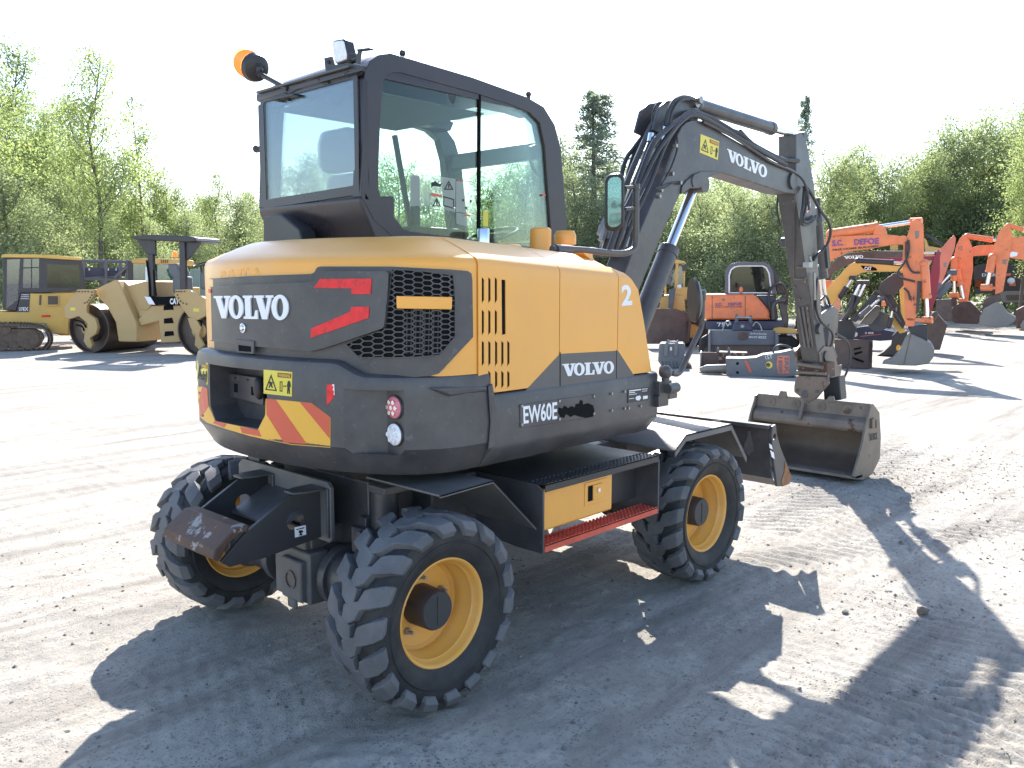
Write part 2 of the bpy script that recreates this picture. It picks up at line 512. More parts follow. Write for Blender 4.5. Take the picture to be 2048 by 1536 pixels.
# ---- undercarriage
g = G()
g.box(-1.02, 1.05, -.36, .36, .50, .88)
g.box(-.75, .8, -.5, .5, .60, .86)
g.lathe([(.86, .46), (.93, .46), (.93, .40), (1.02, .40)], ax=(0, 0, 1), n=48)
g.done('chassis_frame', M['gray'], EX, bevel=.008)
for x in (-WB, WB):
    sx = -1 if x < 0 else 1
    g = G()
    g.tube([(x, -.70, WR), (x, -.45, WR), (x, -.2, WR), (x, -.12, WR), (x, .12, WR), (x, .2, WR), (x, .45, WR), (x, .70, WR)], [.085, .085, .10, .15, .15, .10, .085, .085], 24)
    g.cyl((x, -.66, WR), (x, -.58, WR), .15, 28); g.cyl((x, .66, WR), (x, .58, WR), .15, 28)
    g.cyl((x, -.60, WR), (x, -.26, WR), .125, 28); g.cyl((x, -.27, WR), (x, -.22, WR), .15, 28); g.cyl((x, .60, WR), (x, .26, WR), .125, 28); g.cyl((x, .27, WR), (x, .22, WR), .15, 28)
    ax_ = g.done('axle', M['gray'], EX, bevel=.004)
    g = G()
    g.box(x+sx*.06, x+sx*.17, -.2, .10, WR-.12, WR+.13); g.box(x+sx*.16, x+sx*.20, -.17, .0, WR-.11, WR+.09); g.prism([(x+sx*.05, -.14, WR+.10), (x+sx*.05, .04, WR+.10), (x+sx*.05, .02, WR+.24), (x+sx*.05, -.12, WR+.24)], (sx*.1, 0, 0))
    g.box(x-.12, x+.12, -.14, .14, WR, WR+.22)
    g.box(x+sx*.17, x+sx*.19, -.10, -.03, WR-.16, WR-.1)
    g.done('gear_case', M['graydust'], ax_, bevel=.015)
    g = G(); g.lathe([(0, .045), (.006, .045), (.006, .036), (.001, .036), (.001, 0)], o=(x+sx*.20, -.085, WR-.01), ax=(sx, 0, 0), n=28)
    g.done('cover_plate', M['gray'], ax_)
# oscillation cylinders beside the frame
for s in (-1, 1):
    g = G()
    g.cyl((-.98, s*.43, .60), (-.98, s*.43, .85), .065, 20); g.cyl((-.98, s*.43, .48), (-.98, s*.43, .62), .03, 14)
    g.box(-1.06, -.9, s*.36-.03, s*.36+.03, .60, .72); g.box(-1.1, -1.05, s*.38-.05, s*.38+.05, .56, .68)
    g.cyl((-1.12, s*.41, .66), (-1.0, s*.41, .66), .02, 6); g.cyl((-1.12, s*.41, .60), (-1.0, s*.41, .60), .02, 6)
    g.box(-1.10, -.80, s*.52-.06, s*.52+.06, .865, .90)
    g.done('lock_cylinder', M['gray'], EX, bevel=.004)
# ---- rear bracket with worn pad
RX = -1.2
g = G()
q = [(RX, .50, .615), (RX, -.30, .615), (RX, -.315, .63), (RX, -.315, .875), (RX, -.29, .90), (RX, .46, .90), (RX, .50, .87)]
g.prism(q, (.022, 0, 0))
br = g.done('rear_bracket_plate', M['graydust'], EX, bevel=.004)
def arm_plate(y):
    pts = [(RX, y, .86), (-1.36, y, .855), (-1.575, y, .735), (-1.62, y, .70), (-1.70, y, .63), (-1.66, y, .60), (-1.50, y, .60), (RX, y, .63)]
    gg = G(); gg.prism(pts, (0, .02, 0))
    o = gg.done('bracket_arm', M['darkpl'], EX, bevel=.002)
    c = G(); c.cyl((-1.335, y-.05, .735), (-1.335, y+.08, .735), .045, 32)
    cut(o, c)
    return o
arm_plate(-.235); arm_plate(.215)
for y in (-.225, .225):
    g = G(); g.prism([(RX-.16, y-.035, .862), (RX-.1, y-.06, .862), (RX, y-.06, .862), (RX, y+.06, .862), (RX-.1, y+.06, .862), (RX-.16, y+.035, .862)], (0, 0, .01))
    g.done('gusset_plate', M['gray'], EX, bevel=.002)
g = G(); g.prism([(RX-.2, -.215, .70), (RX-.2, .215, .70), (RX, .215, .80), (RX, -.215, .80)], (0, 0, .012)); g.done('cross_plate', M['gray'], EX)
for y in (-.30, -.18, .16, .28):
    g = G(); g.box(RX-.012, RX, y-.008, y+.008, .64, .87); g.done('weld_rib', M['gray'], br, bevel=.003)
g = G()
prof = [(-1.565, .765), (-1.625, .765), (-1.725, .69), (-1.735, .655), (-1.715, .635), (-1.700, .645), (-1.665, .70), (-1.61, .735), (-1.57, .735)]
g.prism([(x, -.235, z) for x, z in prof], (0, .47, 0))
g.done('bumper_pad', M['rust'], EX, bevel=.006, seg=3)
S_arm = surf_plane((0, -.2355, 0), (0, -1, 0))
lb = conform('lashing_point_sticker', [[(589, 1055), (611, 1050), (612, 1069), (590, 1075)]], S_arm, M['white'], EX, .002, 0, smooth=0)
conform('hook_mark', [[(592, 1058), (608, 1054), (608, 1056), (592, 1060)], [(597, 1061), (604, 1060), (606, 1064), (601, 1066), (605, 1068), (602, 1071), (596, 1070), (600, 1068), (597, 1065)]], S_arm, M['ink'], lb, .003, .0021, smooth=0)
# ---- step box on the right, mirrored copy of its plain parts on the left
for s in (-1, 1):
    Y = lambda v: s*v
    g = G()
    g.box(-.43, .515, min(s*.36, s*.80), max(s*.36, s*.80), .60, .845)
    g.box(-.44, .52, min(s*.36, s*.86), max(s*.36, s*.86), .848, .862)
    g.done('side_box', M['darkpl'], EX, bevel=.004)
    for x in (-.455, .515):
        g = G()
        pl = [(x, s*.36, .86), (x, s*.91, .858), (x, s*.95, .835), (x, s*.95, .53), (x, s*.78, .53), (x, s*.36, .56)]
        g.prism(pl, (.012, 0, 0)); g.done('end_plate', M['gray'], EX, bevel=.003)
    # serrated tread
    def tread(x0, x1, y0, y1, z, mt, nm, ht=.03):
        gg = G()
        gg.box(x0, x1, min(y0, y1), max(y0, y1), z-.004, z)
        gg.box(x0, x1, min(y0, y0-s*.004), max(y0, y0-s*.004), z-ht, z+.002)
        n = int((x1-x0)/.03)
        for k in range(n):
            xx = x0+(k+.5)*(x1-x0)/n
            for yy in (y0, y1):
                gg.prism([(xx-.011, yy, z), (xx+.011, yy, z), (xx+.006, yy, z+.007), (xx-.006, yy, z+.007)], (0, (s*-.004 if yy == y0 else .004), 0))
            for yy in (.25, .5, .75):
                gg.cyl((xx, y0+(y1-y0)*yy, z), (xx, y0+(y1-y0)*yy, z+.005), .006, 6)
        return gg.done(nm, M[mt], EX, smooth=0)
    tread(-.44, .512, s*.952, s*.86, .862, 'darkpl', 'upper_step', .035)
    tread(-.44, .512, s*.952, s*.85, .568, 'red', 'lower_step', .032)
    g = G(); g.box(-.435, .16, min(s*.80, s*.90), max(s*.80, s*.90), .615, .825)
    tb = g.done('toolbox_door', M['yellow'], EX, bevel=.012)
    g = G(); g.box(-.08, .10, min(s*.899, s*.904), max(s*.899, s*.904), .68, .80); lt = g.done('latch_plate', M['yellow'], tb, bevel=.003)
    g = G(); g.box(-.055, -.02, min(s*.902, s*.906), max(s*.902, s*.906), .70, .78); g.done('latch_slot', M['black'], tb, smooth=0)
    g = G(); g.box(-.02, .06, min(s*.904, s*.912), max(s*.904, s*.912), .70, .78); g.done('latch_paddle', M['yellow'], tb, bevel=.003)
    g = G(); g.cyl((.02, s*.91, .75), (.02, s*.92, .75), .012, 16); g.done('latch_lock', M['chrome'], tb)
    # mudguards
    def guard(pts, y0, y1, nm, flange=.035):
        gg = G()
        t = .01
        up_ = [(x, z+t) for x, z in pts]
        gg.prism([(x, s*y0, z) for x, z in pts+up_[::-1]], (0, s*(y1-y0), 0))
        gg.prism([(x, s*y0, z) for x, z in [(x, z-flange) for x, z in pts]+up_[::-1]], (0, s*-.008, 0))
        return gg.done(nm, M['graydust'], EX, bevel=.002)
    guard([(-1.10, .925), (-.79, .935), (-.50, .66)], .95, .45, 'rear_mudguard', .004)
    guard([(.66, .86), (.77, .935), (1.29, .935), (1.50, .70)], .965, .42, 'front_mudguard', .03)
    g = G(); g.prism([(1.25, s*.6, .92), (1.5, s*.6, .70), (1.85, s*.6, .70), (1.85, s*.6, .86), (1.35, s*.6, .9)], (0, s*.015, 0)); g.done('mudguard_bracket', M['gray'], EX)
# ---- dozer blade
M['wornedge'] = mat('rusty_worn_edge', (.26, .12, .05), .7, var=.3, vs_=12, wear=.2, wcol=(.10, .06, .045), ws=14)
g = G()
bp_ = [(1.86, .862), (1.845, .78), (1.85, .62), (1.88, .50), (1.95, .44)]
g.prism([(x, -.955, z) for x, z in bp_+[(x+.014, z) for x, z in bp_[::-1]]], (0, 1.91, 0))
g.box(1.80, 1.87, -.955, .955, .845, .87)
g.done('dozer_blade', M['gray'], EX, bevel=.004)
for s in (-1, 1):
    g = G()
    sp = [(1.83, .862), (1.875, .872), (1.895, .80), (1.96, .70), (2.06, .58), (2.14, .47), (2.11, .43), (2.02, .425), (1.93, .44), (1.865, .62), (1.82, .80)]
    g.prism([(x, s*.955, z) for x, z in sp], (0, s*.018, 0))
    bs_ = g.done('blade_side_plate', M['gray'], EX, bevel=.003)
    c = G(); c.cyl((1.86, s*.9, .79), (1.86, s*1.0, .79), .022, 24); cut(bs_, c)
    g = G(); g.prism([(x, s*.974, z) for x, z in [(2.03, .60), (2.142, .47), (2.11, .428), (2.0, .427), (1.985, .47), (2.02, .52)]], (0, s*.002, 0)); g.done('worn_edge', M['wornedge'], bs_)
    g = G(); g.beam((1.1, s*.3, .55), (1.86, s*.3, .62), .09, .12); g.done('blade_arm', M['gray'], EX, bevel=.006)
S_bl = surf_plane((0, -.9735, 0), (0, -1, 0))
conform('blade_sticker', [[(1540, 900), (1547, 905), (1549, 918), (1543, 914)], [(1538, 887), (1543, 890), (1545, 899), (1539, 896)]], S_bl, M['white'], EX, .002, 0, smooth=0)
g = G(); g.cyl((1.838, -.80, .80), (1.848, -.80, .80), .012, 12); g.prism([(1.84, -.79, .79), (1.84, -.81, .79), (1.84, -.83, .72), (1.84, -.84, .68), (1.84, -.80, .64), (1.84, -.76, .68), (1.84, -.77, .72)], (.006, 0, 0)); g.done('lock_tab', M['graydust'], EX)

# ---- upper structure: plan outline, rear is a wide curve, flat sides
REAR = [(-.78, -.922), (-.93, -.912), (-1.04, -.875), (-1.14, -.805), (-1.23, -.70), (-1.30, -.57), (-1.36, -.42), (-1.41, -.22), (-1.432, 0)]
REAR = REAR + [(-1.437, .14), (-1.425, .32), (-1.395, .49), (-1.335, .65), (-1.25, .79), (-1.13, .89), (-.98, .93), (-.78, .935)]
def dens(pts, n=5): return [(p.x, p.y) for p in smoothpath([(x, y, 0) for x, y in pts], n)]
RD = dens(REAR)
def inset(pts, d, out=0):
    """move an open outline inwards (towards 0.05, 0)"""
    res = []
    for i, (x, y) in enumerate(pts):
        a = pts[max(i-1, 0)]; b = pts[min(i+1, len(pts)-1)]
        t = V((b[0]-a[0], b[1]-a[1], 0)).normalized(); n = V((t.y, -t.x, 0))
        if n.dot(V((.05-x, -y, 0))) < 0: n = -n
        k = d(y) if callable(d) else d
        res.append((x+n.x*k, y+n.y*k))
    return res
# counterweight (x < -0.78), top rises in the middle
def cwtop(x, y):
    t = max(0, min(1, (.66-abs(y))/.14)); t = t*t*(3-2*t)
    return 1.425+.055*t*(1 if x < -1.0 else 0)
g = G(); rings = []
back = [(-.78, .90), (-.78, -.90)]
for d, z in ((.085, .985), (.075, .992), (.012, 1.095), (.0, 1.11), (0, 1.20), (.0, 1.30), (.0, -.035), (.006, -.014), (.022, -.003), (.06, 0)):
    r = inset(RD, d)
    rr = [(x, y, z if z > .5 else cwtop(*RD[i])+z) for i, (x, y) in enumerate(r)]
    rings.append(rr)
g.loft(rings)
CW = g.done('counterweight', M['gray'], EX, smooth=40)
SCW = surf_bvh(bvh_of([CW]))
# pocket for the number plate, and flat lamp recess at both corners
c = G()
pk = [at(px, py, 'x', -1.43) for px, py in ((416, 728), (526, 742), (531, 829), (516, 858), (431, 841), (418, 812))]
c.prism([V((-1.6, p.y, p.z)) for p in pk], (.32, 0, 0))
for s in (-1, 1):
    c.prism([(-1.60, s*.54, 1.085), (-1.325, s*.555, 1.085), (-1.19, s*.64, 1.085), (-1.155, s*.68, 1.085), (-1.155, s*.90, 1.085), (-1.6, s*.90, 1.085)], (0, 0, .275))
cut(CW, c)
CW.data.polygons.foreach_set('use_smooth', [True]*len(CW.data.polygons)); CW.data.set_sharp_from_angle(angle=rad(32))
b = CW.modifiers.new('bevel', 'BEVEL'); b.width = .008; b.segments = 2; b.limit_method = 'ANGLE'; b.angle_limit = rad(45)
# lamps in the recess
for s in (-1, 1):
    for z, mt in ((1.285, 'redlens'), (1.17, 'lens')):
        yy = s*.735
        g = G(); g.lathe([(0, .052), (.014, .052), (.014, .046)], o=(-1.15, yy, z), ax=(-1, 0, 0), n=32)
        lm = g.done('rear_lamp', M['darkpl'], EX)
        g = G(); g.lathe([(0, .047), (.014, .046), (.022, .036), (.026, .018), (.026, 0)], o=(-1.152, yy, z), ax=(-1, 0, 0), n=32)
        g.done('lens', M[mt], lm)
        g = G()
        for k in range(7):
            a = k*PI/3; rr = .026 if k < 6 else 0
            g.cyl((-1.176, yy+math.cos(a)*rr, z+math.sin(a)*rr), (-1.181, yy+math.cos(a)*rr, z+math.sin(a)*rr), .009, 10)
        g.done('light_element', M['lens' if mt == 'lens' else 'chrome'], lm)
# plate bracket and the two pocket lamps
X0 = -1.29
S_pk = surf_plane((X0-.02, 0, 0), (-1, 0, 0))
pb = conform('plate_bracket', [[(453, 746), (526, 757), (526, 810), (455, 792)]], S_pk, M['gray'], EX, .008, 0, bevel=.002)
conform('slot', [[(468, 767), (475, 768), (475, 785), (468, 784)], [(502, 773), (509, 774), (509, 791), (502, 790)], [(468, 754), (472, 754.6), (472, 757), (468, 756.4)], [(493, 758), (497, 758.6), (497, 761), (493, 760.4)]], S_pk, M['black'], pb, .0095, .0085, smooth=0)
for px, py in ((429, 760), (519, 776)):
    c_ = at(px, py, 'x', X0-.055)
    g = G(); g.ball(c_, .055, (.55, .42, 1.0), 20)
    pl_ = g.done('number_plate_lamp', M['darkpl'], EX)
    g = G(); g.ball(c_+V((-.008, -.010, -.012)), .028, (.5, .4, .9), 14); g.done('lens', M['rust'], pl_)
sticker(EX, ((528, 739), (585, 744), (584, 793), (528, 787)), SCW)
sticker(EX, ((394, 721), (416, 726), (416, 769), (395, 763)), SCW)
# chevron tape
chv = conform('chevron_tape', [[(532, 797), (624, 806), (661, 835), (661, 895), (583, 889), (500, 872), (450, 857), (414, 845), (401, 834), (396, 800), (395, 770), (415, 776), (418, 813), (431, 842), (516, 860), (531, 830)]], SCW, M['chevyel'], EX, .0015, 0, smooth=0)
for q in ([(533, 797), (552, 799), (614, 888), (568, 884), (534, 829)], [(600, 804), (624, 806), (660, 835), (660, 877)], [(481, 854), (518, 860), (523, 873), (485, 866)], [(430, 841.5), (454, 847), (449, 855), (427, 846)], [(405, 773), (415, 776), (418, 812), (404, 832), (401, 833), (399, 800)]): conform('chevron_stripe', [q], SCW, M['chevred'], chv, .0028, .0016, smooth=0)
conform('corner_reflector', [[(654, 769), (669, 769), (669, 793), (654, 811)]], SCW, M['reflred'], EX, .002, 0, smooth=0)
conform('torn_edge', [[(664, 769), (669, 768), (670, 790), (668, 789), (669, 783), (666, 779), (668, 774)]], SCW, M['white'], EX, .003, .0021, smooth=0)
for s in (-1, 1):   # body crease behind the lamp
    g = G(); g.prism([(-1.10, s*.90, 1.375), (-.80, s*.93, 1.36), (-.80, s*.93, 1.335), (-1.0, s*.905, 1.33)], (0, s*-.03, 0)); g.done('body_crease', M['gray'], CW, bevel=.01)

# side skirts and platform
for s in (-1, 1):
    g = G()
    xf = .56 if s < 0 else .95
    prof = [(.85, .985), (.922, 1.07), (.926, 1.09), (.924, 1.30), (.915, 1.318), (.88, 1.322), (.55, 1.322), (.55, .985)]
    g.loft([[(x, s*(y-dy), z) for y, z in prof] for x, dy in ((-.776, 0), (-.77, .0), (xf-.12, 0), (xf-.02, .01), (xf, .03))])
    sk = g.done('side_skirt', M['gray'], EX, bevel=.006)
    if s < 0: SK = sk
    g = G(); g.prism([(x, s*.9255, z) for x, z in [(-.80, 1.36), (-.775, 1.37), (-.735, 1.20), (-.76, 1.09), (-.80, 1.08), (-.785, 1.2)]], (0, s*.008, 0)); g.done('skirt_rib', M['gray'], sk, bevel=.004)
g = G(); g.prism([(-.77, -.60, 1.0), (.5, -.60, 1.0), (.62, -.35, 1.0), (.82, -.2, 1.0), (.82, .2, 1.0), (.7, .60, 1.0), (-.77, .60, 1.0)], (0, 0, .30))
g.done('platform', M['gray'], EX, bevel=.01)
SSK = surf_bvh(bvh_of([SK]))
S_side = surf_plane((0, -.926, 0), (0, -1, 0))
mp = conform('model_plate', [[(1039, 809), (1190, 788), (1190, 834), (1040, 856)]], S_side, M['gray'], EX, .004, -.002, bevel=.002)
S_mp = surf_plane((0, -.930, 0), (0, -1, 0))
text_on('model_number', 'EW60E', ((1046, 812), (1114, 803), (1114, 838), (1047, 848)), S_mp, M['white'], mp, .0015, bold=.02)
conform('torn_off_lettering', [[(1117, 814), (1124, 817), (1129, 811), (1136, 816), (1143, 812), (1150, 815), (1151, 808), (1158, 807), (1160, 800), (1165, 801), (1166, 809), (1176, 806), (1186, 811), (1189, 822), (1186, 833), (1172, 836), (1158, 833), (1148, 830), (1141, 834), (1132, 828), (1128, 836), (1120, 834), (1116, 824)]], S_mp, M['black'], mp, .001, 0, smooth=0)
for px, py in ((1043, 812), (1118, 802), (1187, 793), (1043, 849), (1118, 838), (1187, 827), (1223, 787), (1223, 821), (1249, 783), (1249, 817), (1257, 816), (1281, 812)):
    g = G(); c_ = at(px, py, 'y', -.929); g.cyl(c_, c_+V((0, -.006, 0)), .007, 8); g.done('bolt', M['steel'], mp)
dp = conform('data_plate', [[(1256, 779), (1297, 774.5), (1296, 800), (1255, 806)]], S_side, M['darkpl'], EX, .003, 0, smooth=0)
S_dp = surf_plane((0, -.9292, 0), (0, -1, 0))
conform('data_print', [[(1258, 781), (1282, 778), (1282, 780), (1258, 783)], [(1258, 785), (1270, 783.5), (1270, 785), (1258, 786.5)], [(1258, 789), (1274, 787), (1274, 788), (1258, 790)], [(1274, 792), (1280, 791), (1282, 796), (1278, 801), (1272, 800), (1271, 795)], [(1258, 797), (1268, 796), (1268, 797), (1258, 798)], [(1286, 792), (1295, 791), (1295, 797), (1286, 798.5)], [(1284, 778), (1295, 776.8), (1295, 778), (1284, 779.2)], [(1284, 782), (1294, 781), (1294, 782), (1284, 783)]], S_dp, M['white'], dp, .001, 0, smooth=0)

# ---- yellow hood: rear part wraps behind the cab, side part runs forward on the right
def topz(x): return 0 if x < -.8 else -(x+.8)*.055
def hood_rings(levels, plan):
    return [[(x, y, z) for x, y, z in plan(*l)] for l in levels]
def rear_plan(d, z, zt):
    r = inset(RD, lambda y: .012+.050*(1 if y > 0 else max(0, min(1, (.88-abs(y))/.25)))+d)
    r = [(min(x, -.848) if abs(y) > .8 else x, y) for x, y in r]
    out = [(x, y, (z if z > .5 else cwtop(*RD[i])+z)) for i, (x, y) in enumerate(r)]
    # forward edge of the rear hood
    yl = out[-1][1]; y0 = out[0][1]
    zz = out[0][2]
    out += [(-.62, yl-.0, zz), (-.62, -.02, zz), (-.70, -.02, zz), (-.74, -.10, zz)]
    out.insert(0, (-.8475, y0, zz))
    return out
g = G()
lv = [(0, -.03, 0), (0, 1.5, 0), (.0, 1.60, 0), (.0, 1.75, 0), (.0, 1.88, 0), (.005, 1.897, 0), (.018, 1.912, 0), (.08, 1.940, 0), (.16, 1.975, 0), (.22, 1.998, 0), (.26, 2.006, 0), (.34, 2.010, 0)]
g.loft([rear_plan(*l) for l in lv])
HR = g.done('rear_hood', M['yellow'], EX, smooth=50)
def side_plan(x0, x1f):
    def f(d, z, sl):
        # z before slope; front edge leans back with height
        def fr(zz): return .487-(zz-1.29)*.295 if zz < 1.85 else .322-(zz-1.85)*1.5
        n = 8; out = []
        xe = x1f if x1f is not None else fr(z)
        for k in range(n+1):
            x = x0+(xe-x0)*k/n
            out.append((x, -(.915-d), z+sl*topz(x)))
        out += [(xe, -.30, z+sl*topz(xe)), (xe, -.06, z+sl*topz(xe)), (x0, -.06, z+sl*topz(x0))]
        return out
    return f
lv2 = [(0, 1.325, 0), (0, 1.6, 0), (0, 1.80, .5), (.0, 1.88, 1), (.005, 1.897, 1), (.018, 1.912, 1), (.08, 1.940, 1), (.16, 1.975, 1), (.22, 1.998, 1), (.26, 2.006, 1), (.34, 2.010, 1)]
g = G(); g.loft([side_plan(-.843, -.307)(*l) for l in lv2]); H1 = g.done('engine_door', M['yellow'], EX, smooth=50)
g = G(); g.loft([side_plan(-.302, .158)(*[l[0], l[1], l[2]]) for l in lv2]); H2 = g.done('middle_door', M['yellow'], EX, smooth=50)
g = G(); g.loft([side_plan(.163, None)(*[min(l[0], .17), l[1], l[2]]) for l in lv2[:-1]]); H3 = g.done('front_cover', M['yellow'], EX, smooth=50)
g = G(); g.box(-.80, .12, -.88, -.1, 1.33, 1.78); g.box(.1, .30, -.88, -.1, 1.33, 1.70); g.done('engine_bay', M['black'], EX, smooth=0)
SH = surf_bvh(bvh_of([HR]))
SS = surf_bvh(bvh_of([H1, H2, H3]))
S_hs = surf_plane((0, -.915, 0), (0, -1, 0))
# dark rear panel
rp = conform('rear_panel', [[(409, 558), (500, 552), (622, 548), (628, 545), (634, 535), (640, 533), (780, 533), (900, 539), (936, 542), (943, 547), (945, 560), (946.5, 674), (878, 747), (860, 752), (800, 756), (760, 756), (705, 752), (680, 742), (656, 728), (617, 720), (500, 712), (412, 708)]], SH, M['gray'], EX, .012, -.002, maxe=10, bevel=.004)
dr = conform('rear_door', [[(410, 574), (500, 569), (618, 564), (627, 561), (640, 544), (646, 542), (772, 542), (777, 546), (774, 600), (768, 652), (764, 657), (655, 694), (620, 703), (500, 692), (413, 681)]], SH, M['gray'], EX, .038, .010, maxe=10, bevel=.018)
SD = surf_bvh(bvh_of([dr]))
conform('door_pull', [[(473, 681), (504, 684), (504, 706), (476, 703)]], SH, M['black'], EX, .0405, .038, smooth=0)
conform('door_pull_frame', [[[(470, 679), (507, 682), (507, 708), (473, 705)], [(476, 690), (502, 693), (502, 704), (477, 702)]]], SH, M['gray'], EX, .046, .038, bevel=.002)
rr_ = conform('door_recess', [[(624, 578), (745, 581), (744, 617), (700, 627), (640, 649), (622, 664)]], SH, M['midgray'], EX, .0365, .034, bevel=.002) if 0 else None
conform('rear_reflector', [[(640, 558), (743, 557), (741, 588), (703, 588), (702, 576.5), (627, 576)]], SH, M['reflred'], EX, .042, .038, smooth=0)
conform('rear_reflector', [[(702, 614), (738, 613), (737, 636), (621, 676), (622, 657), (690, 628), (701, 622)]], SH, M['reflred'], EX, .042, .038, smooth=0)
conform('rear_reflector', [[(416, 578), (421, 579), (421, 586), (417, 585)]], SH, M['reflred'], EX, .042, .038, smooth=0)
slab_on('maker_name', ((427, 592), (579, 590), (579, 640), (430, 636)), SD, M['white'], dr, .008)
c_, n_ = SD(487, 656)
g = G(); g.lathe([(0, .022), (.006, .022), (.008, .017), (.004, .014), (.012, .009), (.012, 0)], o=c_, ax=n_, n=24); g.done('door_lock', M['chrome'], EX)
M['ghost'] = mat('darker_yellow_under_old_letters', (.86, .34, .008), .4, var=.25, vs_=40); coat(M['ghost'], .65, .42)
text_on('ghost_lettering', 'RENT A', ((440, 541), (522, 534), (522, 549), (440, 556)), SH, M['ghost'], EX, .0009, bold=.04)
# grille
gp = [(783, 537), (846, 541), (908, 549), (912, 600), (912, 674), (881, 711), (820, 716), (715, 716), (690, 690), (769, 656), (776, 603)]
gr = conform('side_grille', [gp], SH, M['black'], EX, .0132, .011, maxe=12, smooth=0)  # flat black backing, its colour standing in for the shaded recess behind the mesh
def inpoly(x, y, P_):
    c = False
    for i in range(len(P_)):
        x0, y0 = P_[i-1]; x1, y1 = P_[i]
        if (y0 > y) != (y1 > y) and x < (x1-x0)*(y-y0)/(y1-y0)+x0: c = not c
    return c
def clipseg(a, b, P_):
    """part of segment inside polygon by sampling"""
    ins = [inpoly(a[0]+(b[0]-a[0])*t/10, a[1]+(b[1]-a[1])*t/10, P_) for t in range(11)]
    if not any(ins): return None
    lo = ins.index(True)/10; hi = (10-ins[::-1].index(True))/10
    if hi-lo < .05: return None
    f = lambda t: (a[0]+(b[0]-a[0])*t, a[1]+(b[1]-a[1])*t)
    return f(lo), f(hi)
hq = homog(((690, 531), (912, 549), (912, 711), (690, 719)))
segs = []
nx, ny = 11.2, 15.5
for i in range(-1, 13):
    for j in range(-1, 18):
        cx_ = i/nx; cy_ = (j+.5*(i % 2))/ny
        a_ = .66/nx; t_ = .34/nx; b_ = .5/ny
        p = [(cx_-a_, cy_), (cx_-t_, cy_-b_), (cx_+t_, cy_-b_), (cx_+a_, cy_)]
        segs += [(p[0], p[1]), (p[1], p[2]), (p[2], p[3])]
        # short link between neighbouring cells of the same row
def bars(segs, hq, wpx, poly):
    out = []
    for a, b in segs:
        A = hq(*a); B = hq(*b)
        s_ = clipseg(A, B, poly)
        if not s_: continue
        (x0, y0), (x1, y1) = s_
        L = math.hypot(x1-x0, y1-y0)+1e-6; ux, uy = (x1-x0)/L, (y1-y0)/L
        e = wpx*.4; x0 -= ux*e; y0 -= uy*e; x1 += ux*e; y1 += uy*e
        nx_, ny_ = -uy*wpx/2, ux*wpx/2
        out.append([(x0+nx_, y0+ny_), (x1+nx_, y1+ny_), (x1-nx_, y1-ny_), (x0-nx_, y0-ny_)])
    return out
bl = bars(segs, hq, 2.3, gp)
conform('honeycomb_mesh', bl, SH, M['gray'], gr, .021, .014, maxe=40, smooth=0)
n_ = len(gp)
conform('grille_frame', [[gp, [(sum(q[0] for q in gp)/n_*.02+p[0]*.98, sum(q[1] for q in gp)/n_*.02+p[1]*.98) for p in gp]]], SH, M['gray'], gr, .024, .012, maxe=14, bevel=.002)
conform('grille_bar', [[(792, 592), (905, 594), (904, 619), (793, 617)]], SH, M['yellow'], gr, .034, .020, maxe=12, bevel=.003)
# radiator stack seen behind the mesh
conform('radiator_fins', [[(813+k*9, 620), (815+k*9, 620), (814+k*8.8, 708), (812+k*8.8, 708)] for k in range(8)]+[[(810, 625+k*6), (884, 625+k*6), (884, 626+k*6), (810, 626+k*6)] for k in range(14)], SH, M['darkpl'], gr, .0142, .0132, maxe=40, smooth=0)
# side slots
sl = []
for x in (966, 979, 992):
    for t, b_ in ((554, 607), (619, 671)):
        sl.append([(x-2.4, t), (x+2.4, t+5), (x+2.4, b_-7), (x-2.4, b_)])
for x in (966, 979, 992.5, 1005, 1017): sl.append([(x-2.4, 681), (x+2.4, 686), (x+2.4, 726), (x-2.4, 733)])
for x in (979, 992.5, 1005, 1017): sl.append([(x-2.4, 741), (x+2.4, 746), (x+2.4, 771), (x-2.4, 777)])
sl.append([(1003, 559), (1011, 560), (1011.5, 668), (1004, 670)])
c = G()
for q in sl:
    c.prism([S_hs(*p)[0]+V((0, -.02, 0)) for p in q], (0, .05, 0))
cut(H1, c)
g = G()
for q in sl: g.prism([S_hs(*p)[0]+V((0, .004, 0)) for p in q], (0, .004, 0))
g.done('vent_shade_plate', M['black'], H1, smooth=0)  # black plates just inside the slots, painted in as their inner shade
H1.data.polygons.foreach_set('use_smooth', [True]*len(H1.data.polygons)); H1.data.set_sharp_from_angle(angle=rad(40))
# lower grey band with maker name, number two
conform('lower_band', [[(1120, 707.5), (1236, 701.5), (1272, 757.5), (1050, 782)]], S_hs, M['midgray'], EX, .0012, 0, smooth=0)
conform('band_seam', [[(1119, 704), (1120.6, 704), (1120.6, 772), (1119, 772)], [(1232, 700), (1233, 700), (1233, 760), (1232, 760)]], S_hs, M['black'], EX, .0018, .0012, smooth=0)
S_lb = surf_plane((0, -.9165, 0), (0, -1, 0))
slab_on('maker_name', ((1124, 728), (1229, 722), (1229, 746), (1125, 753)), S_lb, M['white'], EX, .0015)
text_on('fleet_number', '2', ((1242, 570), (1263, 569), (1264, 610), (1243, 612)), S_hs, M['white'], EX, .0015, bold=.035)
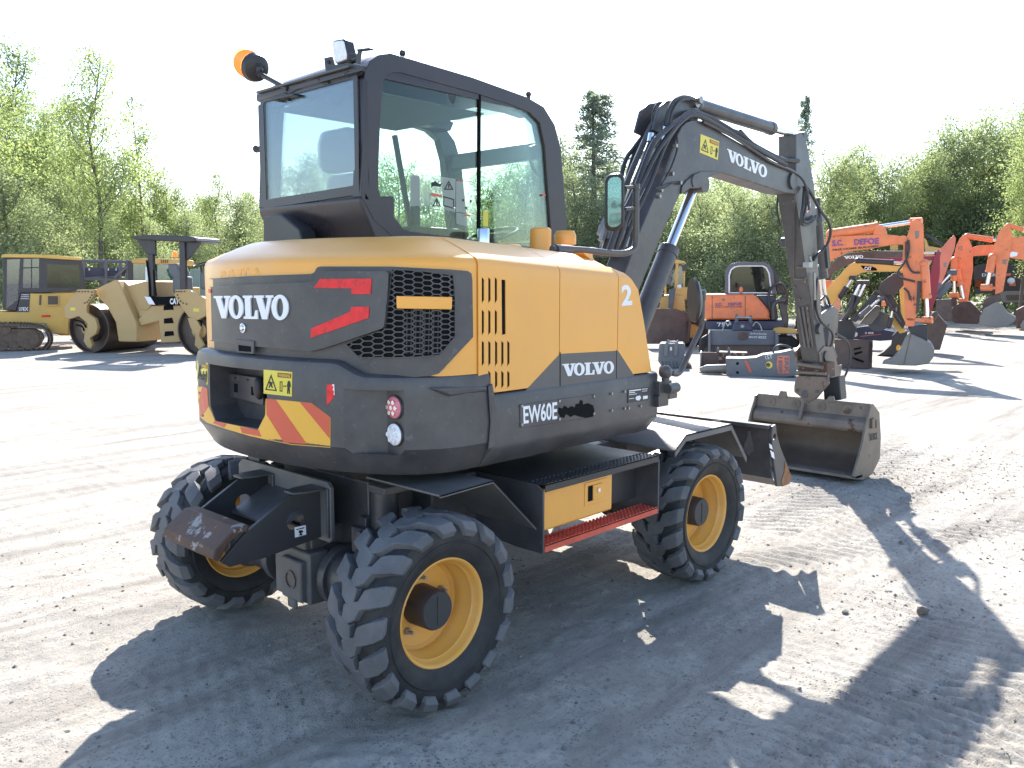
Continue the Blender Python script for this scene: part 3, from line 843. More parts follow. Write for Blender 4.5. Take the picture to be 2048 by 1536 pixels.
# things on the hood
YC = -.36
def cap(px, py, r, h, nm, prof=None, m_='yellow'):
    base = at(px, py, 'y', YC)
    g = G(); base.z -= .02
    pr = prof or [(0, r*1.15), (.02, r*1.15), (.022, r), (h-.012, r), (h, r-.012), (h+.001, 0)]
    g.lathe(pr, o=base, ax=(0, 0, 1), n=32); return g.done(nm, M[m_], EX)
cap(1081, 503, .06, .15, 'breather_cap')
cap(1130, 500, .06, .11, 'filler_cap', [(0, .045), (.05, .048), (.052, .064), (.10, .064), (.115, .058), (.128, .05), (.13, 0)])
cap(986, 492, .14, .035, 'service_lid', [(0, .15), (.018, .15), (.028, .14), (.03, 0)])
cap(967, 484, .032, .08, 'exhaust_pipe', [(0, .032), (.085, .032), (.088, .03), (.086, .027), (.05, .026), (.05, 0)], 'chrome')
# ================================================================ CAB
def holeprism(rings, vec, name, material, parent, bevel=0, smooth=35):
    """thick flat plate with holes; rings of 3d points, outer first"""
    bm = bmesh.new(); vec = V(vec)
    rings = [[V(p) for p in r] for r in rings]
    tr = tessellate_polygon(rings)
    fl = [p for r in rings for p in r]
    a = [bm.verts.new(p) for p in fl]; b = [bm.verts.new(p+vec) for p in fl]
    for t in tr:
        bm.faces.new([a[i] for i in t]); bm.faces.new([b[i] for i in t][::-1])
    k = 0
    for r in rings:
        n = len(r)
        for i in range(n):
            j = (i+1) % n
            bm.faces.new([a[k+i], a[k+j], b[k+j], b[k+i]])
        k += n
    bmesh.ops.recalc_face_normals(bm, faces=bm.faces[:])
    # join the flat triangles so that a bevel only sees real edges
    bmesh.ops.dissolve_limit(bm, angle_limit=rad(1), verts=[], edges=bm.edges[:])
    me = bpy.data.meshes.new(name); bm.to_mesh(me); bm.free()
    return link(name, me, material, parent, bevel, smooth)
YR, YL = -.05, .90
R3 = lambda l, y=YR: [at(px, py, 'y', y) for px, py in l]
outer = [(722, 392), (725, 300), (727, 165), (730, 143), (740, 122), (757, 110), (780, 106), (808, 114), (946, 155), (1054, 194), (1088, 214), (1110, 250), (1122, 298), (1134, 450), (1138, 520), (830, 520), (790, 478), (748, 440)]
inner = [(766, 168), (772, 151), (787, 145), (800, 145), (953, 187), (1018, 208), (1061, 226), (1080, 246), (1090, 291), (1103, 470), (1104, 496), (1040, 492), (953, 480), (822, 463), (806, 457), (764, 402), (757, 375), (757, 340), (761, 240)]
o3 = R3(outer); i3 = R3(inner)
mirr = lambda l: [V((p.x, YL, p.z)) for p in l]
cabR = holeprism([o3, i3], (0, .07, 0), 'cab_frame', M['cab'], EX, bevel=.014)
tgt = [(793, 520), (787, 300)]
lo3, li3 = mirr(o3), mirr(i3)
cabL = holeprism([lo3, li3], (0, -.06, 0), 'cab_frame', M['cab'], EX, bevel=.012)
g = G(); g.beam(at(789, 270, 'y', YL-.03), at(824, 470, 'y', YL-.03), .03, .03, (0, 1, 0)); g.done('door_post', M['cab'], EX, bevel=.005)
XR = o3[1].x
# lower cab body behind and left, sloping into the hood
g = G()
zb = 1.95
g.loft([[(XR-.016, y, 2.222), (XR-.016, y, 2.19), (XR+.03, y, 2.10), (XR+.10, y, zb), (XR+.2, y, zb), (XR+.2, y, 2.24)] for y in (YR+.002, YL-.002)])
g.done('cab_rear_panel', M['cab'], EX, bevel=.01)
g = G(); g.box(-.60, .80, YL-.03, YL, 1.30, 2.06); g.box(.72, .80, YR, YL, 1.3, 2.0); g.box(-.62, .80, YR+.01, YL-.02, 1.9, 1.94); g.done('cab_lower_body', M['cab'], EX, bevel=.01)
bx = [(526, 432), (560, 428), (598, 458), (603, 482), (526, 490)]
g = G(); g.prism([at(px, py, 'x', -.86) for px, py in bx], (.1, 0, 0)); g.done('hood_latch_bracket', M['darkpl'], EX, bevel=.008)
# rear pillars, left
g = G()
g.box(XR-.005, XR+.05, YL-.07, YL, 2.2, o3[3].z-.03); g.box(XR, XR+.05, YR, YR+.06, 2.2, o3[3].z-.03)
g.box(XR, XR+.05, YR+.02, YL-.02, 2.20, 2.245)
g.done('rear_pillar', M['cab'], EX, bevel=.012)
rg = [V((XR-.012, y, z)) for y, z in ((YL-.05, 2.215), (YR+.015, 2.235), (YR+.015, 2.80), (YR+.03, 2.815), (YL-.06, 2.815), (YL-.05, 2.80))]
g = G(); g.prism(rg, (.006, 0, 0)); g.done('rear_window', M['glassrear'], EX, smooth=0)
cy = sum(p.y for p in rg)/6; cz = sum(p.z for p in rg)/6
holeprism([[p for p in rg], [V((p.x, cy+(p.y-cy)*.93, cz+(p.z-cz)*.88)) for p in rg]], (-.002, 0, 0), 'window_border', M['cab'], EX, smooth=0)
# roof
top = [o3[i] for i in (3, 4, 5, 6, 7, 8, 9, 10)]
rings = []
for y, dz in ((YR+.004, -.05), (YR+.012, -.02), (YR+.04, -.002), (YR+.08, .004), (.42, .012), (YL-.08, .004), (YL-.03, -.006), (YL-.008, -.03), (YL-.003, -.06)):
    up_ = [V((p.x, y, p.z+dz)) for p in top]
    dn = [V((p.x+(.03 if i < 3 else -.03 if i > 5 else 0), y, min(p.z, 2.86)-.05)) for i, p in enumerate(top)]
    rings.append(up_+dn[::-1])
g = G(); g.loft(rings); RF = g.done('cab_roof', M['cab'], EX, smooth=50)
hz = 2.84
hx0, hx1 = .16, .60
c = G(); c.box(hx0, hx1, .12, .74, 2.5, 3.2); cut(RF, c)
RF.data.polygons.foreach_set('use_smooth', [True]*len(RF.data.polygons)); RF.data.set_sharp_from_angle(angle=rad(40))
g = G(); g.box(hx0, hx1, .12, .74, 2.865, 2.872); g.done('roof_window', glass('roof_hatch_glass', (.8, .86, .84), .06), EX, smooth=0)
g = G(); g.box(XR+.06, hx0-.02, YR+.08, YL-.08, 2.755, 2.762); g.done('headliner', M['liner'], EX, smooth=0)
g = G(); g.box(XR-.02, XR+.04, YR+.01, YL-.01, 2.80, 2.85); g.done('roof_rear_edge', M['cab'], EX, bevel=.015)
# front: header bar, sill, windscreen
fp = o3[11]
g = G()
g.box(fp.x-.06, fp.x+.0, YR+.05, YL-.05, 2.56, 2.66)
g.box(fp.x-.04, fp.x+.05, YR+.05, YL-.05, 2.0, 2.06)
g.done('windscreen_header', M['cab'], EX, bevel=.01)
g = G(); g.prism([(fp.x-.01, YR+.05, 2.6), (fp.x+.04, YR+.05, 2.02), (fp.x+.04, YL-.05, 2.02), (fp.x-.01, YL-.05, 2.6)], (.005, 0, 0)); g.done('windscreen', M['glassside'], EX, smooth=0)
g = G(); g.prism([p+V((0, .012, 0)) for p in i3], (0, .004, 0)); g.done('side_window', M['glassside'], EX, smooth=0)
g = G(); g.prism([p+V((0, -.012, 0)) for p in li3], (0, -.004, 0)); g.done('side_window', M['glassside'], EX, smooth=0)
g = G(); g.beam(at(958, 190, 'y', YR+.01), at(957, 482, 'y', YR+.01), .02, .012, (1, 0, 0)); g.done('sliding_window_post', M['black'], EX)
g = G(); g.ball(at(903, 190, 'y', YR+.02), .045, (.75, .2, 1.2)); g.done('window_catch', M['darkpl'], EX)
# seat, wheel, console
g = G()
sx = -.42
g.loft([[(sx+dx-.05, .60-hw, z), (sx+dx-.05, .60+hw, z), (sx+dx+.07, .60+hw-.02, z), (sx+dx+.07, .60-hw+.02, z)] for dx, hw, z in ((.14, .2, 1.96), (.07, .2, 2.15), (.02, .16, 2.36), (.01, .13, 2.42))])
st = g.done('operator_seat', M['seat'], EX, bevel=.03, seg=3)
g = G(); g.loft([[(sx-.06, .625-hw, z), (sx-.06, .625+hw, z), (sx+.05, .625+hw-.02, z), (sx+.05, .625-hw+.02, z)] for hw, z in ((.12, 2.43), (.16, 2.47), (.17, 2.60), (.13, 2.67))]); g.done('headrest', M['seat'], st, bevel=.03, seg=3)
g = G(); g.box(-.34, .10, .40, .80, 1.95, 2.05); g.done('seat_cushion', M['seat'], st, bevel=.03)
g = G()
sc = at(985, 470, 'y', .38)
pts = []
for k in range(25):
    a = 2*PI*k/24; pts.append(sc+V((math.cos(a)*.15, math.sin(a)*.17, .05*math.cos(a))))
g.tube(pts, .012, 8, False)
g.cyl(sc, sc+V((.1, 0, -.3)), .025); g.beam(sc-V((0, .16, 0)), sc+V((0, .16, 0)), .03, .012)
g.done('steering_wheel', M['midgray'], EX)
g = G(); g.box(-.25, .15, .22, .34, 1.95, 2.12); g.box(-.25, .15, .82, .87, 1.95, 2.1); g.cyl((.1, .28, 2.1), (.13, .28, 2.2), .015); g.ball((.13, .28, 2.22), .03)
g.done('armrest_console', M['darkpl'], EX, bevel=.01)
g = G(); g.tube([at(px, py, 'y', YR+.1) for px, py in ((1090, 300), (1074, 291), (1062, 296), (1060, 315), (1066, 335), (1078, 350), (1092, 358))], .013, 8); g.done('grab_handle', M['darkpl'], EX)
g = G(); g.box(.30, .36, .84, .88, 2.15, 2.5); g.done('side_mirror_inside', M['darkpl'], EX, bevel=.01)
# leaflets and stickers on the window
dec = bpy.data.materials.new('clear_leaflet'); dec.use_nodes = True
t = dec.node_tree; t.nodes.remove(t.nodes['Principled BSDF'])
a_ = nn(t, 'BsdfTransparent'); b_ = nn(t, 'BsdfDiffuse'); b_.inputs[0].default_value = (.62, .66, .6, 1); x_ = nn(t, 'MixShader'); x_.inputs[0].default_value = .4
t.links.new(a_.outputs[0], x_.inputs[1]); t.links.new(b_.outputs[0], x_.inputs[2]); t.links.new(x_.outputs[0], t.nodes['Material Output'].inputs[0])
S_w = surf_plane((0, YR+.009, 0), (0, -1, 0))
lf = conform('window_leaflet', [[(818, 350), (858, 348), (860, 412), (819, 412)], [(859, 350), (911, 358), (910, 424), (861, 414)], [(912, 362), (951, 366), (951, 428), (912, 424)], [(912, 426), (951, 430), (951, 458), (913, 448)]], S_w, dec, EX, .001, 0, smooth=0)
tri = lambda x, y, s: [[(x, y-s), (x+s*.9, y+s*.7), (x-s*.9, y+s*.7)], [(x, y-s*.6), (x-s*.55, y+s*.48), (x+s*.55, y+s*.48)]]
conform('window_print', [tri(897, 372, 11)], S_w, M['ink'], lf, .0015, .0011, smooth=0)
conform('window_print', [tri(873, 406, 10)], S_w, M['ink'], lf, .0015, .0011, smooth=0)
for q_ in ([[(862, 366), (870, 362), (878, 368), (884, 366), (880, 374), (868, 372), (862, 374)]], [[(886, 392), (908, 398), (908, 418), (886, 412)], [(888, 395), (906, 400), (906, 415), (888, 410)]],
        [[(872, 401), (875, 401), (874, 410), (872, 410)]], [[(896, 368), (899, 368), (898, 376), (896, 376)]], [[(924, 398), (928, 398), (928, 403), (924, 403)]], [[(939, 400), (943, 400), (943, 405), (939, 405)]], [[(929, 414), (935, 414), (932, 420)]]): conform('window_print', [q_], S_w, M['ink'], lf, .0015, .0011, smooth=0)
conform('orange_print', [[(862, 386), (884, 390), (884, 394), (862, 391)], [(914, 359), (946, 363), (946, 364.5), (914, 360.5)], [(928, 429), (940, 430), (940, 433), (928, 432)], [(1083, 388), (1091, 388), (1091, 392), (1083, 392)]], S_w, M['chevred'], lf, .0015, .0011, smooth=0)
conform('yellow_tag', [[(966, 421), (976, 422), (976, 453), (966, 452)]], S_w, M['stick'], EX, .0015, 0, smooth=0)
# roof fittings
XB = -.80
B = lambda px, py, x=XB: at(px, py, 'x', x)
g = G()
g.beam(B(548, 200), B(595, 190), .05, .012); g.prism([B(547, 178), B(575, 188), B(576, 202), B(548, 192)], (.01, 0, 0)); g.prism([B(558, 172), B(578, 164), B(592, 180), B(580, 188), B(560, 182)], (.03, 0, 0)); g.cyl(B(558, 199, XB-.01), B(558, 199), .012, 8); g.cyl(B(570, 196, XB-.01), B(570, 196), .012, 8)
g.cyl(B(576, 178), B(520, 148), .014, 10); g.cyl(B(524, 152), B(512, 142), .018, 12)
g.ball(B(517, 138), .03, (.8, 1, 1)); g.beam(B(520, 128), B(514, 150), .04, .03)
bcn = g.done('beacon_bracket', M['darkpl'], EX, bevel=.002)
a0, a1 = B(516, 138), B(462, 112); dd = (a1-a0).normalized()
g = G(); g.lathe([(-.01, 0), (-.01, .04), (.01, .072), (.042, .080), (.05, .076)], o=a0, ax=dd, n=28); g.done('beacon_base', M['darkpl'], bcn)
pr_ = [(.048, .078)]
for k in range(7): pr_ += [(.052+k*.014, .080-k*.001), (.061+k*.014, .074-k*.001)]
g = G(); g.lathe(pr_+[(.16, .066), (.18, .046), (.188, 0)], o=a0, ax=dd, n=28)
g.done('beacon_lens', M['amber'], bcn)
g = G(); g.ball(a0+dd*.14+V((0, .03, .03)), .056, (1, 1, 1)); g.done('beacon_bulb', M['amberhot'], bcn)
g = G()
wl = [B(px, py) for px, py in ((663, 86), (667, 80), (686, 77), (690, 80), (697, 112), (696, 122), (674, 130), (669, 124))]
g.prism(wl, (.055, 0, 0)); lamp = g.done('work_lamp', M['darkpl'], EX, bevel=.008, seg=3)
cpt = sum(wl, V())/8
g = G(); g.prism([cpt+(p-cpt)*.84+V((-.006, 0, 0)) for p in wl], (.012, 0, 0)); g.done('lens', M['lens'], lamp, bevel=.004)
g = G(); g.prism([B(688, 92, XB+.02)+V((0, -.001, 0)), B(695, 90, XB+.02), B(697, 101, XB+.02), B(690, 103, XB+.02)], (.02, -.0015, 0)); g.done('rating_label', M['white'], lamp, smooth=0)
g = G()
g.prism([B(648, 116), B(662, 113), B(667, 130), B(696, 126), B(726, 132), B(727, 142), B(690, 156), B(655, 150), B(650, 136)], (.012, 0, 0))
g.cyl(B(655, 124, XB-.012), B(655, 124), .008, 8); g.cyl(B(693, 147, XB-.012), B(693, 147), .012, 8); g.beam(B(640, 165), B(728, 140), .03, .01)
g.beam(B(716, 128), B(720, 100), .03, .006, (1, 0, 0)); g.beam(B(718, 101), B(742, 98), .03, .006)
g.tube(smoothpath([B(700, 108), B(712, 108), B(714, 116), B(704, 120)]), .004, 6)
g.tube(smoothpath([B(640, 148), B(637, 158), B(644, 166), B(658, 165)]), .006, 6)
g.tube(smoothpath([B(637, 153), B(625, 158), B(612, 163)]), .004, 6)
g.done('lamp_bracket', M['darkpl'], EX)
g = G(); g.beam((XR-.015, YR+.05, 2.845), (XR-.015, YL-.05, 2.845), .05, .012); g.done('roof_rail', M['midgray'], EX, bevel=.004)
g = G(); g.ball(at(671, 178, 'x', XR+.04), .085, (.3, 1.1, 1.0), 20); g.done('cab_speaker', M['darkpl'], EX)
for px, py in ((805, 108), (1057, 190)):
    g = G(); b0 = at(px, py, 'y', YR+.06); g.cyl(b0-V((0, 0, .05)), b0+V((0, 0, .0)), .012, 10); g.ball(b0+V((0, 0, .004)), .017); g.done('roof_knob', M['darkpl'], EX)
g = G(); k0 = at(527, 299, 'y', YL+.01); g.cyl(k0, at(514, 298, 'y', YL+.05), .018, 10); g.ball(at(513, 298, 'y', YL+.06), .022); g.done('door_stay', M['darkpl'], EX)

# ================================================================ MIRRORS
A = lambda px, py, y: at(px, py, 'y', y)
YM = -.62
g = G()
g.tube(smoothpath([A(1104, 498, YM), A(1160, 500, YM), A(1235, 507, YM), A(1262, 502, YM), A(1271, 486, YM), A(1272, 440, YM), A(1272, 370, YM)], 5), .019, 12)
g.cyl(A(1110, 500, YM), A(1140, 502, YM), .03, 14)
for py in (373, 416): g.cyl(A(1272, py, YM), A(1250, py+2, YM), .010, 8)
g.cyl(A(1272, 368, YM), A(1272, 378, YM), .024, 10)
ma = g.done('mirror_arm', M['gray'], EX)
def rrect(cx_, cy_, hw, hh, r, n=5, sk=0):
    o = []
    for qx, qy, a0_ in ((1, -1, -90), (1, 1, 0), (-1, 1, 90), (-1, -1, 180)):
        for k in range(n+1):
            a = rad(a0_+90*k/n); o.append((cx_+qx*(hw-r)+r*math.cos(a), cy_+qy*(hh-r)+r*math.sin(a)+sk*(qx*(hw-r)+r*math.cos(a))))
    return o
mx = A(1236, 404, YM).x
mir = lambda hw, hh, r, dx, dy=0, sk=-.12: [at(px, py, 'x', mx+dx) for px, py in rrect(1229+dy, 404, hw, hh, r, 5, sk)]
g = G(); g.loft([mir(17, 55, 14, 0), mir(20, 58, 16, .012), mir(19.5, 57, 16, .05), mir(14, 48, 12, .07)]); g.done('mirror_housing', M['darkpl'], EX, bevel=.003, smooth=40)
g = G(); g.prism(mir(13.5, 50, 11, -.002), (.003, 0, 0)); g.done('mirror_pane', M['mirrorglass'], EX, smooth=0)
# lower mirror on the corner bracket
YQ = -.95
g = G()
g.tube(smoothpath([A(1343, 746, YQ), A(1358, 746, YQ), A(1372, 720, YQ), A(1388, 685, YQ), A(1402, 655, YQ), A(1404, 630, YQ), A(1405, 595, YQ)], 5), .016, 10)
g.cyl(A(1405, 600, YQ), A(1405, 580, YQ), .022, 10)
g.ball(A(1331, 744, YQ), .038)
g.cyl(A(1331, 752, YQ), A(1331, 770, YQ), .022, 12)
g.box(.50, .62, -.955, -.86, 1.19, 1.27); g.cyl((.545, -.975, 1.23), (.64, -.975, 1.23), .028, 14); g.beam((.6, -.93, 1.2), (.68, -.93, 1.2), .05, .07)
g.box(.50, .60, -.95, -.86, 1.13, 1.2)
g.done('corner_bracket', M['gray'], EX, bevel=.003)
cpos = A(1386, 600, YQ)
g = G(); g.lathe([(-.006, 0), (-.004, .108), (.01, .11), (.03, .085), (.045, .04), (.05, 0)], o=cpos, ax=(.74, -.67, .05), n=32)
lm2 = g.done('round_mirror', M['darkpl'], EX, smooth=50)
for v in lm2.data.vertices: v.co.z = cpos.z+(v.co.z-cpos.z)*1.15

# ================================================================ BOOM
YB = -.11
bl_ = [(1228, 600), (1262, 512), (1281, 458), (1318, 371), (1340, 312), (1356, 268), (1363, 253), (1372, 244), (1384, 239), (1405, 242), (1424, 253), (1503, 299), (1571, 337), (1597, 347), (1606, 358), (1604, 376), (1596, 388), (1571, 386), (1445, 346), (1434, 346), (1424, 350), (1413, 358), (1408, 368), (1397, 376), (1380, 375), (1360, 389), (1345, 422), (1329, 458), (1287, 560), (1262, 625), (1236, 640)]
b3 = [A(px, py, YB) for px, py in bl_]
g = G(); g.prism(b3, (0, .18, 0)); g.done('boom', M['gray'], EX, bevel=.008)
for y0, nm in ((YB-.004, 'boom_stiffener'),):
    q = [(1362, 372), (1372, 360), (1386, 349), (1400, 343), (1424, 342), (1445, 346), (1434, 346), (1424, 350), (1413, 358), (1408, 368), (1397, 376), (1380, 375), (1360, 389)]
    g = G(); g.prism([A(px, py, YB) for px, py in q], (0, -.012, 0)); g.done(nm, M['gray'], EX, bevel=.005)
for px, r0 in ((1392, .05), (1588, .07)):
    g = G(); g.cyl(A(px, 362, YB-.02), A(px, 362, YB-.02)+V((0, .22, 0)), r0, 24); g.done('boom_pin', M['gray'], EX, bevel=.003)
S_bm = surf_plane((0, YB-.0005, 0), (0, -1, 0))
slab_on('maker_name', ((1454, 297), (1536, 334), (1534, 358), (1455, 321)), S_bm, M['white'], EX, .002)
sticker(EX, ((1401, 268), (1438, 283), (1435, 320), (1399, 305)), S_bm)
# swing post
g = G()
g.prism([(x, -.16, z) for x, z in [(.62, 1.05), (1.0, 1.05), (1.22, 1.2), (1.25, 1.4), (1.15, 1.62), (1.0, 1.72), (.9, 1.7), (.62, 1.35)]], (0, .38, 0))
g.done('boom_foot', M['gray'], EX, bevel=.02)
# boom cylinder
def cylinder(nm, p0, p1, frac, r, rr, par=EX, mt='gray'):
    p0, p1 = V(p0), V(p1); c_ = p0+(p1-p0)*frac; d = (p1-p0).normalized()
    g = G(); g.cyl(p0, c_, r, 24); g.cyl(c_-d*.06, c_, r*1.08, 24); g.ball(p0, r*1.1)
    o = g.done(nm, M[mt], par, bevel=.003)
    g = G(); g.cyl(c_-d*.02, p1, rr, 16); g.done('piston_rod', M['chrome'], o)
    g = G(); g.cyl(p1-V((0, rr*2.4, 0)), p1+V((0, rr*2.4, 0)), rr*1.7, 16); g.done('rod_eye', M[mt], o)
    return o
cylinder('boom_cylinder', A(1262, 690, -.02), A(1390, 370, -.02), .585, .073, .037)
# arm cylinder on top of the boom
cylinder('arm_cylinder', A(1392, 210, -.02), A(1598, 274, -.02), .70, .053, .026)
for y in (-.06, .09):
    q = [(1318, 258), (1329, 215), (1345, 200), (1378, 194), (1402, 200), (1412, 216), (1408, 240), (1384, 246), (1366, 252), (1352, 275)]
    g = G(); g.prism([A(px, py, YB) for px, py in q], (0, .018, 0))
    o = g.done('cylinder_bracket', M['gray'], EX, bevel=.003); o.location.y += y-YB
g = G(); c_ = A(1396, 205, -.09); g.cyl(c_, c_+V((0, .22, 0)), .035, 16); c_ = A(1398, 200, -.095); g.cyl(c_, c_+V((0, -.02, 0)), .03, 6); g.done('bracket_pin', M['steel'], EX)
# hoses up the back of the boom
def hose(pl, r=.016, nm='hydraulic_hose', mt='hose', n=5):
    pl = [(a_, b_, c_-.03) for a_, b_, c_ in pl]
    g = G(); g.tube(smoothpath([A(*p) for p in pl], n), r, 8); return g.done(nm, M[mt], EX)
hose([(1216, 508, -.12), (1240, 440, -.13), (1268, 385, -.13), (1304, 292, -.13), (1330, 262, -.12), (1358, 240, -.10), (1384, 224, -.06), (1420, 236, -.04), (1462, 260, -.05)], .020)
hose([(1228, 508, -.12), (1258, 420, -.14), (1290, 350, -.14), (1316, 300, -.13), (1344, 262, -.12), (1364, 240, -.11), (1385, 230, -.1), (1420, 243, -.1), (1500, 290, -.1), (1572, 330, -.1)], .019)
hose([(1240, 510, -.12), (1270, 430, -.135), (1300, 365, -.135), (1330, 290, -.12), (1352, 255, -.115), (1372, 236, -.11), (1390, 228, -.06), (1440, 255, 0), (1500, 285, 0), (1550, 312, .0), (1590, 326, 0)], .017)
for k, (x0, x1, x2, xt) in enumerate(((1204, 1232, 1260, 1290), (1212, 1246, 1276, 1304), (1222, 1258, 1290, 1316))):
    hose([(x0, 512, .0+k*.03), (x1, 425, .02+k*.03), (x2, 350, .02+k*.03), (xt, 280, .02), (xt+14, 250, .02), (xt+40, 212, .02)], .021, 'steel_line', 'gray')
hose([(1198, 512, .14), (1225, 440, .14), (1248, 330, .14), (1268, 296, .14), (1290, 268, .12), (1306, 254, .1), (1324, 258, .05)], .016)
hose([(1250, 372, .13), (1262, 325, .13), (1275, 290, .13), (1285, 275, .13), (1304, 262, .1)], .014)
hose([(1300, 280, .02), (1304, 250, .02), (1306, 225, .02), (1314, 208, .02), (1322, 206, .02), (1328, 214, .02)], .008)
hose([(1332, 252, -.09), (1337, 225, -.09), (1346, 205, -.09), (1360, 195, -.09), (1376, 195, -.08), (1390, 200, -.06)], .016)
hose([(1338, 254, -.10), (1342, 230, -.10), (1350, 212, -.10), (1362, 200, -.1), (1378, 198, -.09)], .012)
hose([(1354, 268, -.10), (1354, 300, -.10), (1340, 340, -.10), (1322, 370, -.10)], .007)
hose([(1310, 376, -.11), (1328, 376, -.11), (1345, 366, -.10), (1356, 366, -.09)], .006)
hose([(1450, 258, -.02), (1480, 268, -.02), (1520, 300, -.04), (1560, 318, -.06), (1596, 322, -.07)], .020)
hose([(1480, 262, .0), (1510, 292, .0), (1545, 312, .0), (1580, 318, .0)], .016)
hose([(1406, 243, -.1), (1470, 276, -.1), (1540, 322, -.1), (1590, 345, -.1), (1612, 372, -.13), (1618, 420, -.13)], .012, 'steel_line', 'gray')
for q in (((1326, 258), (1333, 250), (1330, 285), (1322, 296)), ((1300, 268), (1306, 266), (1303, 283), (1297, 284))):
    g = G(); a, b, c1, d1_ = [A(px, py, -.10) for px, py in q]; g.cyl((a+b)/2, (c1+d1_)/2, .022, 8); g.done('hose_fitting', M['chrome'], EX)
g = G(); g.beam(A(1278, 312, .10), A(1318, 302, -.12), .02, .05); g.done('hose_clamp_bar', M['steel'], EX, bevel=.003)
for px, py, y in ((1203, 482, -.02), (1212, 478, -.02), (1234, 490, -.13), (1243, 484, -.13), (1228, 475, -.1), (1205, 495, .1), (1248, 494, -.13), (1200, 470, .05)):
    g = G(); c_ = A(px, py, y); g.cyl(c_, c_+V((.03, 0, .07)), .024, 6); g.cyl(c_+V((.03, 0, .07)), c_+V((.05, 0, .11)), .018, 6); g.done('hose_fitting', M['steel'], EX)
for pl in (((1196, 500), (1180, 498), (1172, 504), (1160, 506)), ((1210, 506), (1195, 506), (1180, 510))):
    g = G(); g.tube(smoothpath([A(px, py, -.05) for px, py in pl]), .012, 8); g.done('hydraulic_hose', M['hose'], EX)
for px, py in ((1347, 292), (1340, 348), (1356, 366), (1318, 381), (1314, 393)):
    g = G(); c_ = A(px, py, YB); g.cyl(c_, c_+V((0, -.03, 0)), .014, 8); g.done('boom_stud', M['steel'], EX)

# ================================================================ ARM
YA = -.09
al = [(1571, 272), (1592, 268), (1604, 264), (1614, 290), (1624, 340), (1630, 385), (1634, 480), (1638, 560), (1645, 640), (1654, 715), (1638, 728), (1632, 690), (1622, 600), (1610, 530), (1600, 455), (1590, 392), (1592, 345)]
al = al[1:]
g = G(); g.prism([A(px, py, YA) for px, py in al], (0, .165, 0)); ARM = g.done('arm', M['gray'], EX, bevel=.008)
# stiffener strips on the rear face
def SRf(px, py):
    r = SARM(px, py); return r
SARM = surf_bvh(bvh_of([ARM]))
conform('arm_strip', [[(1595, 615), (1599, 615), (1612, 695), (1608, 696)], [(1603, 614), (1607, 614), (1620, 694), (1616, 695)], [(1611, 613), (1615, 613), (1627, 693), (1624, 694)]], SARM, M['graydust'], ARM, .012, 0, smooth=0)
conform('paint_wear', [[(1613, 616), (1616, 612), (1617, 640), (1615, 650)], [(1594, 533), (1606, 535), (1606, 537), (1593, 535)], [(1580, 557), (1608, 558), (1612, 555), (1612, 559), (1580, 560)], [(1607, 562), (1611, 560), (1612, 566), (1608, 567)], [(1586, 572), (1590, 574), (1589, 578)], [(1597, 597), (1600, 597), (1600, 600), (1597, 600)], [(1616, 655), (1618, 655), (1621, 685), (1619, 680)], [(1584, 402), (1588, 401), (1588, 404), (1584, 404)]], SARM, M['bucket'], ARM, .0135, .0005, smooth=0)
S_ar = surf_plane((0, YA-.0005, 0), (0, -1, 0))
conform('reflective_tape', [[(1611, 420), (1617, 395), (1621, 402), (1620, 418), (1614, 426)]], S_ar, M['white'], ARM, .002, 0, smooth=0)
conform('tape_stripe', [[(1614, 402), (1616, 396), (1621, 403), (1619, 409)], [(1609, 421), (1611, 414), (1615, 419), (1613, 426)]], S_ar, M['reflred'], ARM, .003, .0021, smooth=0)
for px, py, r_ in ((1636, 658, .05), (1648, 712, .05)):
    g = G(); c_ = A(px, py, YA); g.cyl(c_+V((0, -.03, 0)), c_+V((0, .19, 0)), r_, 18); g.done('arm_pin', M['gray'], ARM, bevel=.003)
g = G(); c_ = A(1568, 485, .13); g.cyl(c_+V((.02, -.04, 0)), c_+V((.02, .03, 0)), .05, 18); g.done('side_boss', M['gray'], ARM, bevel=.006)
g = G(); c_ = A(1589, 486, .0); g.cyl(c_+V((-.03, 0, 0)), c_+V((.05, 0, 0)), .026, 14); g.done('stop_pad', M['gray'], ARM, bevel=.004)
g = G(); q = [(1570, 272), (1593, 268), (1592, 345), (1572, 340)]; g.prism([A(px, py, .1) for px, py in q], (0, .02, 0)); g.done('lug_plate', M['gray'], ARM, bevel=.003)
# bucket cylinder in front of the arm
bc = cylinder('bucket_cylinder', A(1633, 440, .03), A(1650, 618, .03), .64, .055, .028)
g = G(); g.prism([A(px, py, .0) for px, py in ((1628, 418), (1645, 412), (1650, 440), (1640, 455), (1630, 450))], (0, .06, 0)); g.done('cylinder_lug', M['gray'], EX, bevel=.003)
hose([(1612, 372, -.12), (1625, 392, -.14), (1640, 420, -.15), (1655, 440, -.15), (1661, 462, -.14), (1656, 485, -.12), (1645, 500, -.1), (1636, 508, -.08), (1627, 520, -.07)], .014)
hose([(1609, 375, -.1), (1606, 410, -.12), (1602, 440, -.12), (1608, 450, -.12), (1622, 445, -.1), (1632, 432, -.08)], .014)
hose([(1607, 372, -.1), (1612, 410, -.12), (1606, 438, -.13), (1614, 444, -.12), (1628, 436, -.1)], .011)
hose([(1556, 390, .12), (1554, 420, .12), (1560, 450, .12)], .010)
hose([(1637, 530, .0), (1634, 560, -.06), (1632, 610, -.07), (1640, 640, -.08), (1664, 665, -.08), (1662, 690, -.06), (1650, 700, -.02)], .011)
hose([(1672, 668, -.08), (1692, 680, -.1), (1700, 705, -.1), (1695, 740, -.1), (1682, 765, -.06)], .012)
hose([(1642, 600, .0), (1652, 592, .0), (1660, 612, .0), (1664, 640, .0)], .012)
